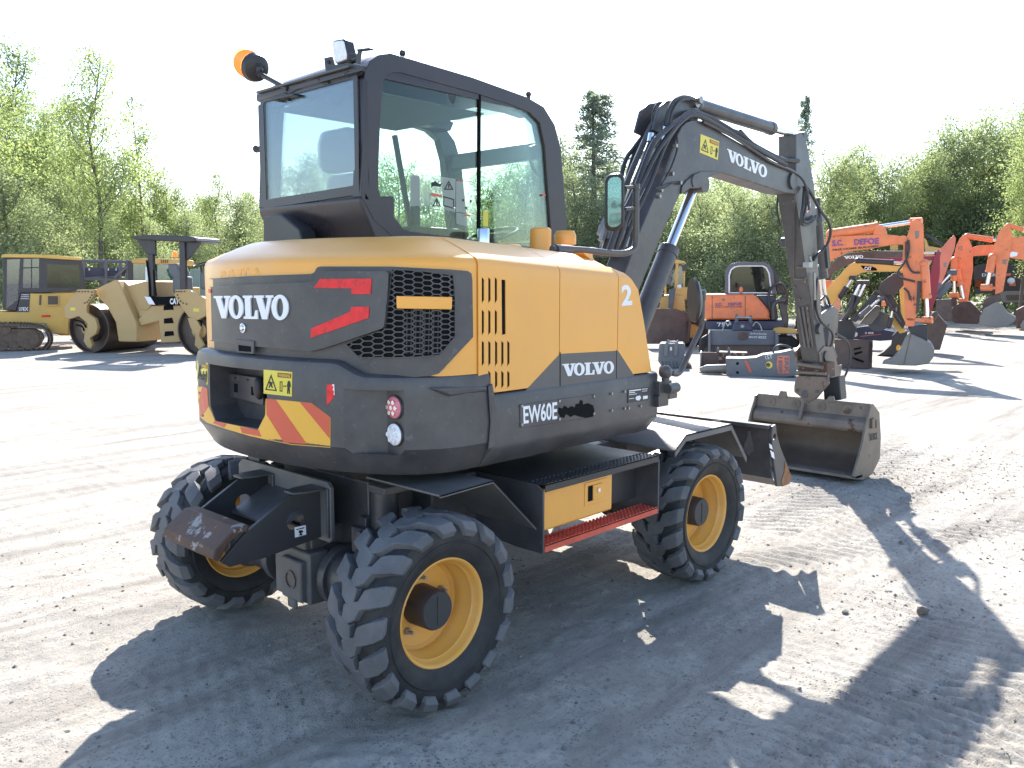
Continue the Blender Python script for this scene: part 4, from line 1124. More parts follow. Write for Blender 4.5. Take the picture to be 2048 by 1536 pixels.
g = G(); g.box(0, .08, 0, .06, 0, .05, Matrix.Translation(A(1618, 535, YA-.06))); g.cyl(A(1628, 545, YA-.03), A(1630, 600, YA-.03), .013, 8); g.cyl(A(1619, 512, YA-.04), A(1623, 530, YA-.04), .014, 8); g.done('valve_block', M['steel'], EX, bevel=.003)
g = G(); g.cyl(A(1636, 395, -.0), A(1648, 540, -.0), .018, 10); g.beam(A(1650, 490, -.02), A(1654, 535, -.02), .05, .06); g.done('guard_tube', M['darkpl'], EX)
# links
for y in (-.085, .09):
    q = [(1631, 650), (1634, 638), (1652, 622), (1668, 613), (1677, 617), (1678, 628), (1668, 640), (1650, 655), (1640, 660)]
    g = G(); g.prism([A(px, py, y) for px, py in q], (0, .03, 0)); g.done('rocker_link', M['midgray'], EX, bevel=.006)
g = G(); q = [(1664, 620), (1678, 622), (1676, 650), (1668, 690), (1676, 715), (1662, 720), (1655, 690), (1658, 650)]
g.prism([A(px, py, -.03) for px, py in q], (0, .12, 0)); g.done('connecting_link', M['gray'], EX, bevel=.008)
# ================================================================ HITCH AND BUCKET
for y in (-.10, .13):
    q = [(1634, 705), (1645, 692), (1662, 694), (1668, 712), (1672, 732), (1681, 729), (1678, 748), (1671, 776), (1650, 752), (1640, 745)]
    g = G(); g.prism([A(px, py, -.08) for px, py in q], (0, .025, 0)); o = g.done('hitch_plate', M['bucket'], EX, bevel=.004); o.location.y += y+.08
hx = A(1620, 740, 0).x
g = G()
P2 = lambda l, x: [at(px, py, 'x', x) for px, py in l]
g.prism(P2([(1594, 722), (1600, 718), (1654, 726), (1655, 755), (1596, 752)], hx), (.18, 0, 0))
g.done('hitch_body', M['rust'], EX, bevel=.006)
g = G(); g.cyl(at(1594, 728, 'x', hx-.03), at(1646, 735, 'x', hx-.03), .02, 12); g.cyl(at(1594, 744, 'x', hx-.02), at(1652, 748, 'x', hx-.02), .018, 12); g.done('hitch_pin', M['bucket'], EX)
g = G(); g.prism(P2([(1588, 772), (1592, 752), (1655, 754), (1656, 768), (1632, 796), (1617, 807), (1588, 784)], hx-.05), (.05, 0, 0)); g.done('tilt_plate', M['bucketin'], EX, bevel=.006)
g = G(); g.cyl(at(1611, 788, 'x', hx-.06), at(1611, 788, 'x', hx+.3), .035, 20)
for p in ((1594, 780), (1633, 783)): g.cyl(at(*p, 'x', hx-.065), at(*p, 'x', hx-.03), .014, 6)
g.done('tilt_pin', M['gray'], EX, bevel=.003)
g = G(); g.prism(P2([(1645, 760), (1678, 752), (1682, 800), (1648, 803)], hx+.15), (.15, 0, 0)); g.done('tilt_cylinder', M['darkpl'], EX, bevel=.01)
# bucket: right profile in the plane y = -0.60, swept to the left side
YK = -.60; YK2 = .52
bp2 = [A(px, py, YK) for px, py in ((1707, 955), (1722, 957), (1740, 944), (1754, 914), (1757, 872), (1756, 826), (1748, 810), (1741, 806))]
bp2 = smoothpath(bp2, 4)
zmin = min(p.z for p in bp2)
for p in bp2: p.z += -zmin + .004
g = G()
cen = sum(bp2, V())/len(bp2)
inn = [p+(cen-p).normalized()*.016 for p in bp2]
g.prism(bp2+inn[::-1], (0, YK2-YK, 0)); BK = g.done('bucket_shell', M['bucketin'], EX, bevel=.002)
topp = bp2[-1]
g = G(); g.prism([(topp.x-.0, YK, topp.z), (topp.x-.02, YK, topp.z), (topp.x-.035, YK, topp.z-.13), (topp.x-.015, YK, topp.z-.13)], (0, YK2-YK, 0)); bt = g.done('bucket_top_plate', M['bucket'], EX, bevel=.003)
g = G(); g.prism([(topp.x-.01, YK, topp.z-.12), (topp.x-.04, YK, topp.z-.13), (topp.x-.10, YK, topp.z-.17), (topp.x-.12, YK, topp.z-.23), (topp.x-.10, YK, topp.z-.27), (topp.x-.03, YK, topp.z-.25), (topp.x+.02, YK, topp.z-.16)], (0, YK2-YK, 0)); g.done('bucket_torsion_tube', M['bucket'], EX, bevel=.012, seg=3)
g = G(); g.beam((topp.x-.045, 0.02, topp.z-.05), (topp.x-.12, .02, topp.z-.2), .03, .04); g.done('bucket_lug', M['bucket'], EX, bevel=.004)
g = G(); g.prism([(topp.x-.0, YK2-.32, topp.z-.02), (topp.x-.0, YK2-.30, topp.z+.045), (topp.x-.0, YK2-.25, topp.z+.05), (topp.x, YK2-.22, topp.z-.02)], (-.03, 0, 0)); g.done('bucket_lug', M['bucket'], EX, bevel=.004)
g = G(); g.prism([(topp.x-.0, YK+.32, topp.z-.02), (topp.x-.0, YK+.34, topp.z+.04), (topp.x-.0, YK+.38, topp.z+.04), (topp.x, YK+.42, topp.z-.02)], (-.03, 0, 0)); g.done('bucket_lug', M['bucket'], EX, bevel=.004)
for yy in (YK2-.16, YK2-.42, YK+.45, YK+.2):
    g = G(); g.lathe([(0, .045), (.006, .045), (.006, .016), (.002, .014), (.002, 0)], o=(topp.x-.028, yy, topp.z-.07), ax=(-1, 0, .12), n=20); g.done('wear_pad', M['bucketin'], EX)
ed = [(1743, 806), (1755, 823), (1758, 872), (1756, 915), (1741, 946), (1723, 958), (1707, 957), (1703, 950), (1713, 915), (1722, 880), (1728, 850), (1736, 820), (1737, 812)]
e3 = [A(px, py, YK) for px, py in ed]
for p in e3: p.z += -zmin+.004
for y, dy in ((YK, -.02), (YK2, .02)):
    g = G(); g.prism([V((p.x, y, p.z)) for p in e3], (0, dy, 0)); so = g.done('bucket_side', M['bucket'], EX, bevel=.004)
    if y == YK:
        S_bk = surf_plane((0, YK-.021, 0), (0, -1, 0))
        text_on('cast_lettering', 'TEKL', ((1738, 868), (1755, 865), (1755, 878), (1738, 882)), S_bk, M['darkpl'], so, .004, .02)
        conform('weld_block', [[(1745, 838), (1751, 836), (1751, 855), (1745, 857)], [(1753, 840), (1756, 840), (1755, 855), (1753, 856)]], S_bk, M['bucketin'], so, .02, 0, smooth=0)
lp = bp2[0]
g = G(); g.prism([(lp.x-.03, YK-.02, lp.z-.002), (lp.x+.16, YK-.02, lp.z-.012+.0), (lp.x+.16, YK-.02, lp.z+.014), (lp.x-.02, YK-.02, lp.z+.022)], (0, YK2-YK+.04, 0)); ce = g.done('cutting_edge', M['bucket'], EX, bevel=.003)
g = G()
for k in range(6): g.cyl((lp.x+.03, YK+.1+k*.17, lp.z+.01), (lp.x+.03, YK+.1+k*.17, lp.z+.026), .018, 12)
g.done('edge_bolts', M['bucket'], ce)
# ================================================================ MACHINES IN THE YARD BEHIND
M['tan'] = mat('roller_tan_paint', (.50, .32, .125), .45, var=.06, dust=.2, ds=2)
M['dyel'] = mat('faded_yellow_paint', (.62, .38, .10), .5, var=.1, dust=.2, ds=2)
M['catyel'] = mat('loader_yellow_paint', (.70, .42, .09), .45, var=.1, dust=.15)
M['orange'] = mat('orange_paint', (.80, .21, .075), .45, var=.12, vs_=4, dust=.12, wear=.04, wcol=(.2, .1, .06), ws=9)
M['redp'] = mat('faded_red_paint', (.68, .17, .10), .5, var=.15, dust=.1)
M['crimson'] = mat('crimson_paint', (.28, .02, .04), .45, var=.1)
M['drum'] = mat('drum_steel', (.085, .058, .046), .5, metal=.3, var=.2, vs_=5, dust=.15)
M['track'] = mat('muddy_track_steel', (.13, .085, .06), .7, var=.4, vs_=12, dust=.4, dcol=(.22, .16, .11), ds=8, bump=.6, bs=20)
M['bluegray'] = mat('blue_grey_steel', (.075, .085, .115), .5, var=.15, dust=.2)
M['navy'] = mat('navy_paint', (.025, .03, .07), .4, dust=.1)
M['purple'] = mat('purple_lettering', (.2, .07, .25), .5)
M['brown'] = mat('brown_steel_plate', (.075, .045, .038), .6, var=.3, vs_=5, dust=.15, wear=.1, wcol=(.14, .07, .04))
M['graybk'] = mat('grey_bucket_paint', (.2, .185, .17), .55, var=.12, dust=.15)
M['hammer'] = mat('hammer_grey_paint', (.1, .11, .13), .5, var=.15, dust=.25)
M['framegray'] = mat('silver_cab_frame', (.10, .10, .12), .35, var=.08)
M['container'] = mat('pale_green_container', (.2, .27, .24), .6)
M['glassblue'] = glass('blue_cab_glass', (.28, .45, .62), .12, .03)
M['glassgr'] = glass('dark_green_cab_glass', (.16, .25, .22), .04, .03)
class Bg:
    def __init__(s, bx, by, az=None, dist=None):
        d = ray(bx, by)
        if dist is None: s.o = CAMP + d*(-CAMP.z/d.z)
        else:
            dd = V((d.x, d.y, 0)).normalized(); s.o = V((CAMP.x, CAMP.y, 0))+dd*dist
        if az is None: s.n = V((d.x, d.y, 0)).normalized()
        else: s.n = V((math.cos(rad(az)), math.sin(rad(az)), 0))
        s.P = Plane(s.o, s.n); s.u = V((s.n.y, -s.n.x, 0))
        s.root = None
    def thing(s, *a, **k):
        s.root = thing(*a, loc=(s.o.x, s.o.y, 0), **k); return s.root
    def pt(s, px, py, off=0): return s.P(px, py)+s.n*off
    def pts(s, l, off=0): return [s.pt(px, py, off) for px, py in l]
    def poly(s, l, dep, name, m_, off=0, par=None, bevel=.01, smooth=35):
        g = G(); g.prism(s.pts(l, off), s.n*dep); return g.done(name, M[m_], par or s.root, bevel=bevel, smooth=smooth)
    def polys(s, ls, dep, name, m_, off=0, par=None, bevel=.0, smooth=0):
        g = G()
        for l in ls: g.prism(s.pts(l, off), s.n*dep)
        return g.done(name, M[m_], par or s.root, bevel=bevel, smooth=smooth)
    def tube(s, l, r, name, m_, off=0, par=None, sm=True, n=10):
        p = s.pts(l, off)
        g = G(); g.tube(smoothpath(p, 4) if sm and len(p) > 2 else p, r, n); return g.done(name, M[m_], par or s.root)
    def text(s, name, st, quad, m_, off=-.004, par=None, bold=.02):
        sf = lambda px, py: (s.pt(px, py, off), -s.n)
        return conform(name, text_rings(st, bold), sf, M[m_], par or s.root, .004, 0, homog(quad), maxe=500, smooth=0)
    def cyl(s, a, b, fr, r, rr, off, m_, par=None):
        return cylinder('hydraulic_cylinder', s.pt(*a, off), s.pt(*b, off), fr, r, rr, par or s.root, m_)
# ---- tandem roller
r_ = Bg(167, 706, 27)
r_.thing('tandem_roller', 'tan double drum roller with a black canopy roof, left of the foreground excavator', 'road roller')
def drum(b, cxp, cyp, r, nm='roller_drum'):
    c_ = b.pt(cxp, cyp, .12); c_.z = r
    g = G(); g.lathe([(0, r), (.0, r-.03), (.12, r-.035), (.14, .34), (.02, .32), (.0, .12), (.0, 0)], o=c_, ax=b.n, n=64)
    g.lathe([(0, r), (2.0, r), (2.0, 0)], o=c_, ax=b.n, n=64)
    o = g.done(nm, M['drum'], b.root)
    g = G(); g.lathe([(-.10, 0), (-.10, .10), (-.06, .12), (-.06, .17), (0.0, .2)], o=c_, ax=b.n, n=24)
    for k in range(8): a = k*PI/4; q = c_+b.u*math.cos(a)*.14+V((0, 0, math.sin(a)*.14)); g.cyl(q-b.n*.08, q-b.n*.04, .018, 6)
    g.done('drum_hub', M['tan'], o)
    return o
drum(r_, 170, 650, .62); drum(r_, 392, 655, .62)
r_.poly([(131, 614), (158, 579), (191, 579), (189, 592), (176, 612), (176, 625), (193, 637), (198, 655), (194, 668), (182, 676), (187, 690), (184, 697), (178, 695), (170, 682), (172, 668), (180, 660), (176, 645), (160, 632), (146, 637), (133, 637)], .1, 'drum_yoke', 'tan', -.05)
r_.poly([(353, 579), (379, 579), (412, 596), (412, 632), (398, 640), (380, 634), (368, 618), (352, 592)], .1, 'drum_yoke', 'tan', -.05)
r_.poly([(378, 636), (392, 634), (404, 655), (400, 672), (410, 690), (402, 700), (392, 690), (394, 670), (384, 655)], .08, 'drum_yoke_arm', 'tan', -.06)
r_.poly([(180, 579), (217, 561), (227, 561), (264, 647), (266, 685), (228, 684), (222, 645), (205, 614), (188, 596)], 1.5, 'engine_hood', 'tan', .15, bevel=.03)
r_.poly([(226, 561), (236, 571), (275, 561), (290, 563), (292, 600), (262, 640)], 1.3, 'engine_hood_top', 'tan', .35, bevel=.02)
fr_ = r_.poly([(262, 640), (290, 612), (357, 611), (371, 622), (355, 640), (351, 655), (357, 684), (308, 687), (304, 642), (268, 652)], .5, 'main_frame', 'tan', .25, bevel=.01)
r_.polys([[(315, 611), (332, 610), (334, 620), (314, 621)], [(315, 638), (331, 636), (334, 647), (315, 648)], [(317, 664), (333, 663), (335, 672), (316, 674)]], .02, 'step_opening', 'black', .235, fr_)
r_.poly([(262, 622), (284, 620), (294, 640), (262, 648)], .03, 'side_door', 'tan', .30, fr_)
r_.poly([(265, 634), (280, 628), (281, 631), (266, 637)], .03, 'door_handle', 'black', .27, fr_)
pf = r_.poly([(283, 593), (359, 593), (357, 611), (292, 610)], .9, 'operator_platform', 'black', .15, bevel=.01)
r_.poly([(281, 593), (293, 594), (303, 610), (290, 609)], .01, 'white_flash', 'white', .135, pf)
r_.text('maker_name', 'CAT', ((333, 597), (351, 596), (351, 609), (333, 609)), 'white', .13, pf, .04)
for l in ([(283, 508), (294, 508), (296, 593), (286, 593)], [(347, 480), (358, 480), (360, 578), (349, 590)]):
    r_.poly(l, .1, 'canopy_post', 'cab', .2)
r_.poly([(254, 471), (300, 469), (336, 470), (372, 472), (384, 474), (388, 482), (370, 484), (330, 482), (295, 480), (262, 478)], 1.0, 'canopy_roof', 'cab', .1, bevel=.02)
r_.poly([(254, 474), (296, 479), (297, 512), (282, 512)], .06, 'canopy_brace', 'cab', .25)
r_.poly([(349, 482), (390, 484), (361, 520), (349, 520)], .06, 'canopy_brace', 'cab', .25)
s1_ = r_.poly([(306, 527), (325, 525), (334, 545), (333, 560), (318, 556), (310, 545)], .4, 'seat_back', 'seat', .5, bevel=.05)
r_.poly([(316, 552), (340, 552), (341, 588), (318, 588)], .4, 'seat_base', 'seat', .5, bevel=.05)
g = G(); g.cyl(r_.pt(282, 563, .3), r_.pt(282, 534, .3), .09, 20); g.done('air_cleaner', M['white'], r_.root)
r_.tube([(283, 520), (288, 560), (290, 593)], .02, 'cable', 'black', .18); r_.tube([(297, 540), (300, 570), (303, 592)], .02, 'cable', 'black', .18)
r_.poly([(367, 545), (376, 538), (390, 540), (393, 577), (368, 580)], .4, 'control_console', 'seat', .6, bevel=.06)
g = G(); c_ = r_.pt(365, 528, .7); g.tube([c_+V((math.cos(a)*.17, math.sin(a)*.17, .06*math.cos(a))) for a in [2*PI*k/16 for k in range(17)]], .02, 6, False); g.cyl(c_, c_+V((0.05, 0, -.4)), .03); g.done('steering_wheel', M['cab'], r_.root)
r_.tube([(384, 545), (382, 532), (386, 528), (391, 532), (391, 545)], .015, 'hand_rail', 'black', .5); r_.tube([(340, 560), (339, 535), (343, 530), (347, 532)], .015, 'hand_rail', 'black', .5)
g = G(); g.lathe([(0, .07), (.05, .07), (.12, .05), (.15, 0)], o=r_.pt(302, 512, .9), ax=(0, 0, 1)); g.done('warning_beacon', M['amber'], r_.root)
r_.poly([(144, 615), (154, 615), (154, 621), (144, 621)], .005, 'yellow_sticker', 'stick', -.056); r_.poly([(389, 616), (401, 617), (401, 623), (390, 623)], .005, 'yellow_sticker', 'stick', -.056)
g = G()
for px, py in ((157, 583), (162, 583), (168, 583), (174, 583), (180, 583), (187, 584), (187, 590), (184, 595), (181, 600), (178, 604), (173, 606), (356, 583), (361, 583), (366, 583), (372, 583), (358, 590), (360, 596), (364, 602), (369, 606), (376, 608)):
    p = r_.pt(px, py, -.05); g.cyl(p, p-r_.n*.02, .02, 6)
g.done('yoke_bolts', M['drum'], r_.root)
for a, b in (((150, 640), (172, 655)), ((152, 650), (168, 662)), ((395, 640), (402, 652))): r_.tube([a, ((a[0]+b[0])/2+4, (a[1]+b[1])/2-3), b], .02, 'drum_hose', 'black', 0)
# ---- bulldozer
d_ = Bg(60, 699, 70)
d_.thing('bulldozer', 'yellow crawler bulldozer with a glazed cab, at the left edge behind the roller', 'bulldozer')
cb = d_.poly([(5, 515), (80, 513), (164, 519), (173, 582), (86, 586), (42, 586), (33, 622), (6, 620)], 1.5, 'cab', 'cab', 0, bevel=.02)
c = G()
for l in ([(14, 519), (40, 518), (35, 600), (12, 618)], [(47, 518), (78, 517), (78, 576), (45, 576)], [(93, 528), (158, 530), (161, 577), (95, 576)]):
    c.prism(d_.pts(l, -.2), d_.n*2.2)
cut(cb, c)
d_.poly([(14, 519), (40, 518), (35, 600), (12, 618)], .02, 'door_glass', 'glassblue', .03, cb, 0); d_.poly([(47, 518), (78, 517), (78, 576), (45, 576)], .02, 'side_glass', 'glassblue', .03, cb, 0); d_.poly([(93, 528), (158, 530), (161, 577), (95, 576)], .02, 'rear_glass', 'glassgr', .03, cb, 0)
d_.poly([(62, 518), (64, 518), (64, 576), (62, 576)], .03, 'glass_bar', 'cab', .0, cb); d_.poly([(46, 535), (78, 534), (78, 536), (46, 537)], .03, 'glass_bar', 'cab', .0, cb)
d_.poly([(128, 541), (158, 541), (158, 543), (128, 543)], .03, 'glass_bar', 'cab', 1.3, cb); d_.poly([(145, 541), (147, 541), (147, 577), (145, 577)], .03, 'glass_bar', 'cab', 1.3, cb)
d_.poly([(3, 511), (8, 508), (103, 510), (160, 515), (165, 518), (162, 521), (80, 516), (4, 515)], 1.7, 'cab_roof', 'catyel', -.1, bevel=.02)
d_.poly([(100, 545), (118, 541), (124, 575), (98, 575)], .4, 'seat', 'seat', .8, cb, .06)
hd = d_.poly([(42, 586), (86, 587), (172, 584), (175, 600), (138, 640), (136, 668), (110, 668), (95, 660), (92, 648), (0, 645), (-10, 624), (33, 624)], 1.6, 'body', 'catyel', .02, bevel=.02)
sd_ = d_.poly([(43, 586), (60, 586), (58, 624), (33, 624)], .01, 'side_panel', 'cab', .0, hd)
d_.text('model_number', '37EX', ((38, 615), (57, 614), (57, 622), (38, 622)), 'white', -.01, sd_)
d_.polys([[(43, 589), (58, 589), (58, 590), (43, 590)], [(42, 593), (58, 593), (58, 594), (42, 594)], [(41, 597), (58, 597), (58, 598), (41, 598)]], .004, 'stripe', 'white', -.008, sd_)
d_.poly([(94, 590), (118, 590), (118, 612), (94, 612)], .04, 'service_door', 'catyel', -.03, hd, .01); d_.poly([(96, 592), (116, 592), (116, 609), (96, 609)], .01, 'louvre', 'drum', -.04, hd, 0)
d_.poly([(83, 630), (101, 630), (101, 634), (83, 634)], .02, 'red_marker', 'reflred', -.01, hd)
d_.poly([(79, 590), (83, 590), (82, 610), (78, 610)], .01, 'grab_slot', 'drum', -.0, hd)
d_.poly([(95, 646), (160, 640), (160, 672), (120, 672), (100, 664)], 1.0, 'rear_frame', 'catyel', .2, bevel=.02)
tl = [(-60, 650), (20, 648), (70, 650), (90, 656), (100, 668), (101, 682), (92, 694), (80, 700), (-60, 701)]
tr_ = d_.poly([(-60, 655), (70, 656), (84, 662), (90, 674), (82, 690), (70, 694), (-60, 694)], .35, 'track_frame', 'track', -.45, bevel=.02)
g = G(); pp = smoothpath(d_.pts(tl, -.55), 8)
for k in range(0, len(pp)-1):
    a, b = pp[k], pp[k+1]; a2 = a+(b-a)*.1
    g.beam((a+b)/2-(b-a)*.42+d_.n*.28, (a+b)/2+(b-a)*.42+d_.n*.28, .56, .05, (b-a).cross(d_.n))
    g.beam(a+d_.n*.28, a+(b-a)*.15+d_.n*.28, .56, .13, (b-a).cross(d_.n))
g.done('track_chain', M['track'], d_.root, smooth=0)
for px, py, r0 in ((10, 655, .16), (58, 676, .26), (8, 690, .12), (30, 690, .12)):
    g = G(); c_ = d_.pt(px, py, -.5); g.cyl(c_, c_+d_.n*.15, r0, 24); g.done('track_roller', M['track'], tr_)
# ---- blue trailer, yellow loader and container behind them
t_ = Bg(215, 640, None, 30); t_.thing('screen_trailer', 'dark blue framed trailer standing between the bulldozer cab and the roller', 'trailer')
t_.tube([(160, 522), (262, 524)], .05, 'rail', 'bluegray', 0, sm=False); t_.tube([(160, 557), (262, 559)], .05, 'rail', 'bluegray', 0, sm=False)
for x in (167, 212, 240, 255): t_.tube([(x, 520), (x, 600)], .05, 'post', 'bluegray', 0, sm=False)
t_.poly([(166, 535), (254, 535), (250, 552), (170, 554)], 1.0, 'hopper', 'navy', .1); t_.tube([(228, 556), (254, 532)], .05, 'brace', 'bluegray', -.05, sm=False)
for x in (177, 215, 231, 243): t_.poly([(x, 537), (x+3, 537), (x+3, 541), (x, 541)], .02, 'white_marker', 'white', .06)
g = G(); c_ = t_.pt(190, 600, .3); c_.z = .45; g.cyl(c_, c_+t_.n*.3, .45, 24); g.done('trailer_wheel', M['rubberside'], t_.root)
l_ = Bg(330, 650, None, 27); l_.thing('wheel_loader', 'yellow wheel loader mostly hidden behind the roller seat and posts', 'wheel loader')
lc = l_.poly([(262, 519), (285, 516), (375, 519), (388, 522), (389, 530), (264, 527)], 1.6, 'cab_roof', 'dyel', 0, bevel=.03)
l_.polys([[(322+k*4, 520), (324+k*4, 520), (324+k*4, 526), (322+k*4, 526)] for k in range(4)], .02, 'roof_vent', 'brown', -.015, lc)
for l in ([(255, 522), (266, 522), (267, 575), (256, 575)], [(296, 528), (301, 528), (303, 575), (299, 575)], [(362, 528), (368, 528), (370, 580), (365, 580)]): l_.poly(l, .1, 'cab_post', 'cab', .05)
l_.poly([(266, 528), (365, 528), (366, 575), (266, 575)], .02, 'cab_glass', 'glassblue', .1, bevel=0)
l_.poly([(255, 574), (400, 575), (402, 640), (255, 640)], 1.5, 'body', 'dyel', .1, bevel=.03)
for px in (285, 385):
    g = G(); c_ = l_.pt(px, 640, -.1); c_.z = .7; g.cyl(c_, c_+l_.n*.5, .7, 28); g.done('loader_wheel', M['rubberside'], l_.root)
q_ = Bg(405, 640, None, 34); q_.thing('site_container', 'pale green site container just left of the foreground excavator hood', 'container')
q_.poly([(380, 538), (440, 538), (440, 640), (380, 640)], 2.4, 'container_box', 'container', 0); 
q_.polys([[(383+k*5, 541), (385+k*5, 541), (385+k*5, 636), (383+k*5, 636)] for k in range(11)], .03, 'wall_corrugation', 'container', -.03)
# ---- backhoe loader in the gap under the boom
k_ = Bg(1340, 695, None); k_.thing('backhoe_loader', 'yellow backhoe loader with a raised cab and brown front bucket, seen under the boom', 'backhoe')
k_.poly([(1293, 617), (1298, 616), (1352, 617), (1364, 621), (1373, 626), (1378, 640), (1374, 682), (1368, 686), (1293, 686)], .06, 'front_bucket', 'brown', -.4, bevel=.01)
k_.poly([(1366, 620), (1380, 627), (1382, 640), (1378, 682), (1368, 687)], .5, 'bucket_side', 'brown', -.4)
k_.poly([(1310, 590), (1368, 592), (1372, 630), (1312, 640)], 2.0, 'engine_cover', 'dyel', .3, bevel=.03)
k_.poly([(1330, 517), (1345, 515), (1372, 522), (1374, 527), (1330, 523)], 1.4, 'cab_roof', 'dyel', .9, bevel=.03)
for l in ([(1331, 522), (1334, 522), (1332, 590), (1328, 590)], [(1352, 523), (1358, 523), (1356, 595), (1348, 595)], [(1368, 524), (1372, 525), (1370, 600), (1366, 600)]): k_.poly(l, .1, 'cab_post', 'dyel', .95)
k_.poly([(1334, 523), (1368, 525), (1366, 575), (1333, 570)], .02, 'cab_glass', 'glassblue', 1.0, bevel=0)
k_.poly([(1350, 575), (1378, 575), (1378, 600), (1352, 600)], .5, 'step', 'dyel', .6); k_.poly([(1364, 527), (1375, 527), (1375, 541), (1366, 541)], .1, 'mirror', 'cab', .8)
k_.poly([(1327, 552), (1343, 555), (1341, 570), (1328, 567)], .1, 'mirror', 'bluegray', .7); g = G(); g.ball(k_.pt(1359, 573, .5), .06); g.done('lamp', M['white'], k_.root)
k_.cyl((1312, 620), (1322, 590), .5, .05, .03, .1, 'bluegray'); k_.poly([(1338, 580), (1352, 576), (1345, 620), (1336, 625)], .1, 'loader_arm', 'bluegray', .1)
for px, of, r0 in ((1385, .3, .45), (1362, .5, .45)):
    g = G(); c_ = k_.pt(px, 660, of); c_.z = r0; g.lathe([(0, .2), (0, r0*.9), (.05, r0), (.35, r0), (.4, r0*.9), (.4, .2)], o=c_, ax=k_.n, n=32); w0 = g.done('wheel', M['rubberside'], k_.root); g = G(); g.cyl(c_+k_.n*.03, c_+k_.n*.3, .2, 24); g.done('rim', M['dyel'], w0)
# ---- small trenching bucket
b_ = Bg(1340, 737, None); b_.thing('trenching_bucket', 'small dark digging bucket standing on the gravel under the boom cylinder', 'bucket')
b_.poly([(1318, 690), (1322, 687), (1366, 687), (1371, 691), (1369, 712), (1372, 722), (1360, 738), (1326, 738), (1316, 722)], .55, 'bucket_shell', 'hammer', 0, bevel=.03)
for l in ([(1328, 712), (1329, 688), (1336, 679), (1340, 681), (1336, 692), (1336, 712)], [(1347, 712), (1348, 690), (1354, 680), (1358, 681), (1356, 692), (1355, 712)]): b_.poly(l, .04, 'hanger_ear', 'hammer', -.06)
b_.tube([(1337, 684), (1356, 684)], .025, 'pin', 'steel', -.04, sm=False); b_.poly([(1340, 694), (1344, 694), (1344, 701), (1340, 701)], .01, 'white_tag', 'white', -.01)
b_.polys([[(1324+k*7, 722), (1325+k*7, 722), (1328+k*7, 737), (1327+k*7, 737)] for k in range(5)], .01, 'wear_rib', 'darkpl', -.01)
b_.poly([(1372, 722), (1384, 733), (1372, 737), (1362, 738)], .5, 'cutting_lip', 'brown', 0)
# ---- orange midi excavator
o_ = Bg(1480, 716, None); o_.thing('midi_excavator', 'orange short tail excavator with a silver cab arch, behind the wide grading bucket', 'excavator')
def oof(l, dep, nm, m_, off=0, par=None, bv=.02): return o_.poly(l, dep, nm, m_, off, par, bv)
hs = oof([(1403, 592), (1409, 589), (1505, 589), (1520, 600), (1537, 619), (1540, 626), (1540, 641), (1410, 640), (1400, 632)], 1.9, 'house', 'orange', .3, bv=.05)
oof([(1490, 592), (1491, 592), (1491, 640), (1490, 640)], .01, 'panel_gap', 'brown', .292, hs, 0); oof([(1423, 592), (1424, 592), (1424, 640), (1423, 640)], .01, 'panel_gap', 'brown', .292, hs, 0)
oof([(1411, 643), (1566, 643), (1572, 650), (1568, 662), (1411, 659)], 1.9, 'lower_skirt', 'navy', .25)
o_.text('model_number', '75V', ((1433, 646), (1461, 646), (1461, 654), (1435, 654)), 'white', .24)
o_.text('owner_name', 'S.C.', ((1430, 607), (1444, 606), (1444, 612), (1430, 613)), 'purple', .29, hs, .03)
o_.text('owner_name', 'DEFOE', ((1456, 606), (1483, 605), (1483, 611), (1456, 612)), 'purple', .29, hs, .03); o_.text('owner_motto', 'FINE HOME BUILDERS', ((1430, 614), (1484, 613), (1484, 615), (1430, 616)), 'brown', .29, hs, .01)
cabm = [(1449, 589), (1449, 548), (1453, 534), (1463, 526), (1478, 523), (1530, 523), (1541, 529), (1548, 543), (1554, 589)]
cabi = [(1456, 587), (1456, 550), (1460, 538), (1468, 532), (1479, 530), (1527, 530), (1535, 534), (1541, 546), (1546, 587)]
P1 = o_.pts(cabm, .5); P1b = o_.pts(cabi, .5)
holeprism([P1, P1b], o_.n*.12, 'cab_arch', M['framegray'], o_.root, bevel=.02)
holeprism([o_.pts(cabi, .52), o_.pts([(p[0]*.93+1501*.07, p[1]*.93+560*.07) for p in cabi], .52)], o_.n*.05, 'cab_arch_inner', M['white'], o_.root)
holeprism([[p+o_.n*1.2 for p in P1], [p+o_.n*1.2 for p in P1b]], o_.n*.12, 'cab_arch', M['framegray'], o_.root)
oof(cabi, .01, 'rear_glass', 'glassgr', .55, bv=0); oof([(1463, 526), (1478, 523), (1530, 523), (1541, 529), (1541, 533), (1463, 531)], 1.3, 'cab_roof', 'framegray', .55)
oof([(1541, 531), (1552, 538), (1574, 589), (1556, 589), (1547, 545)], 1.2, 'cab_front', 'cab', .6); oof([(1469, 548), (1478, 545), (1482, 585), (1468, 587)], .4, 'seat', 'seat', .9, bv=.05)
g = G(); g.ball(o_.pt(1482, 580, .5), .05, (1, 1, 1.6)); g.done('orange_cap', M['orange'], o_.root)
oof([(1515, 592), (1552, 592), (1558, 640), (1541, 640), (1539, 622)], 1.0, 'front_cover', 'navy', .5)
o_.tube([(1541, 620), (1538, 590), (1548, 571), (1565, 568), (1575, 585), (1574, 610)], .035, 'hose_bundle', 'hose', .3); o_.tube([(1548, 640), (1548, 612), (1560, 602), (1572, 603)], .05, 'hose_bundle', 'gray', .3)
oof([(1556, 600), (1572, 590), (1580, 640), (1572, 700), (1560, 700), (1566, 640)], .2, 'boom', 'gray', .5)
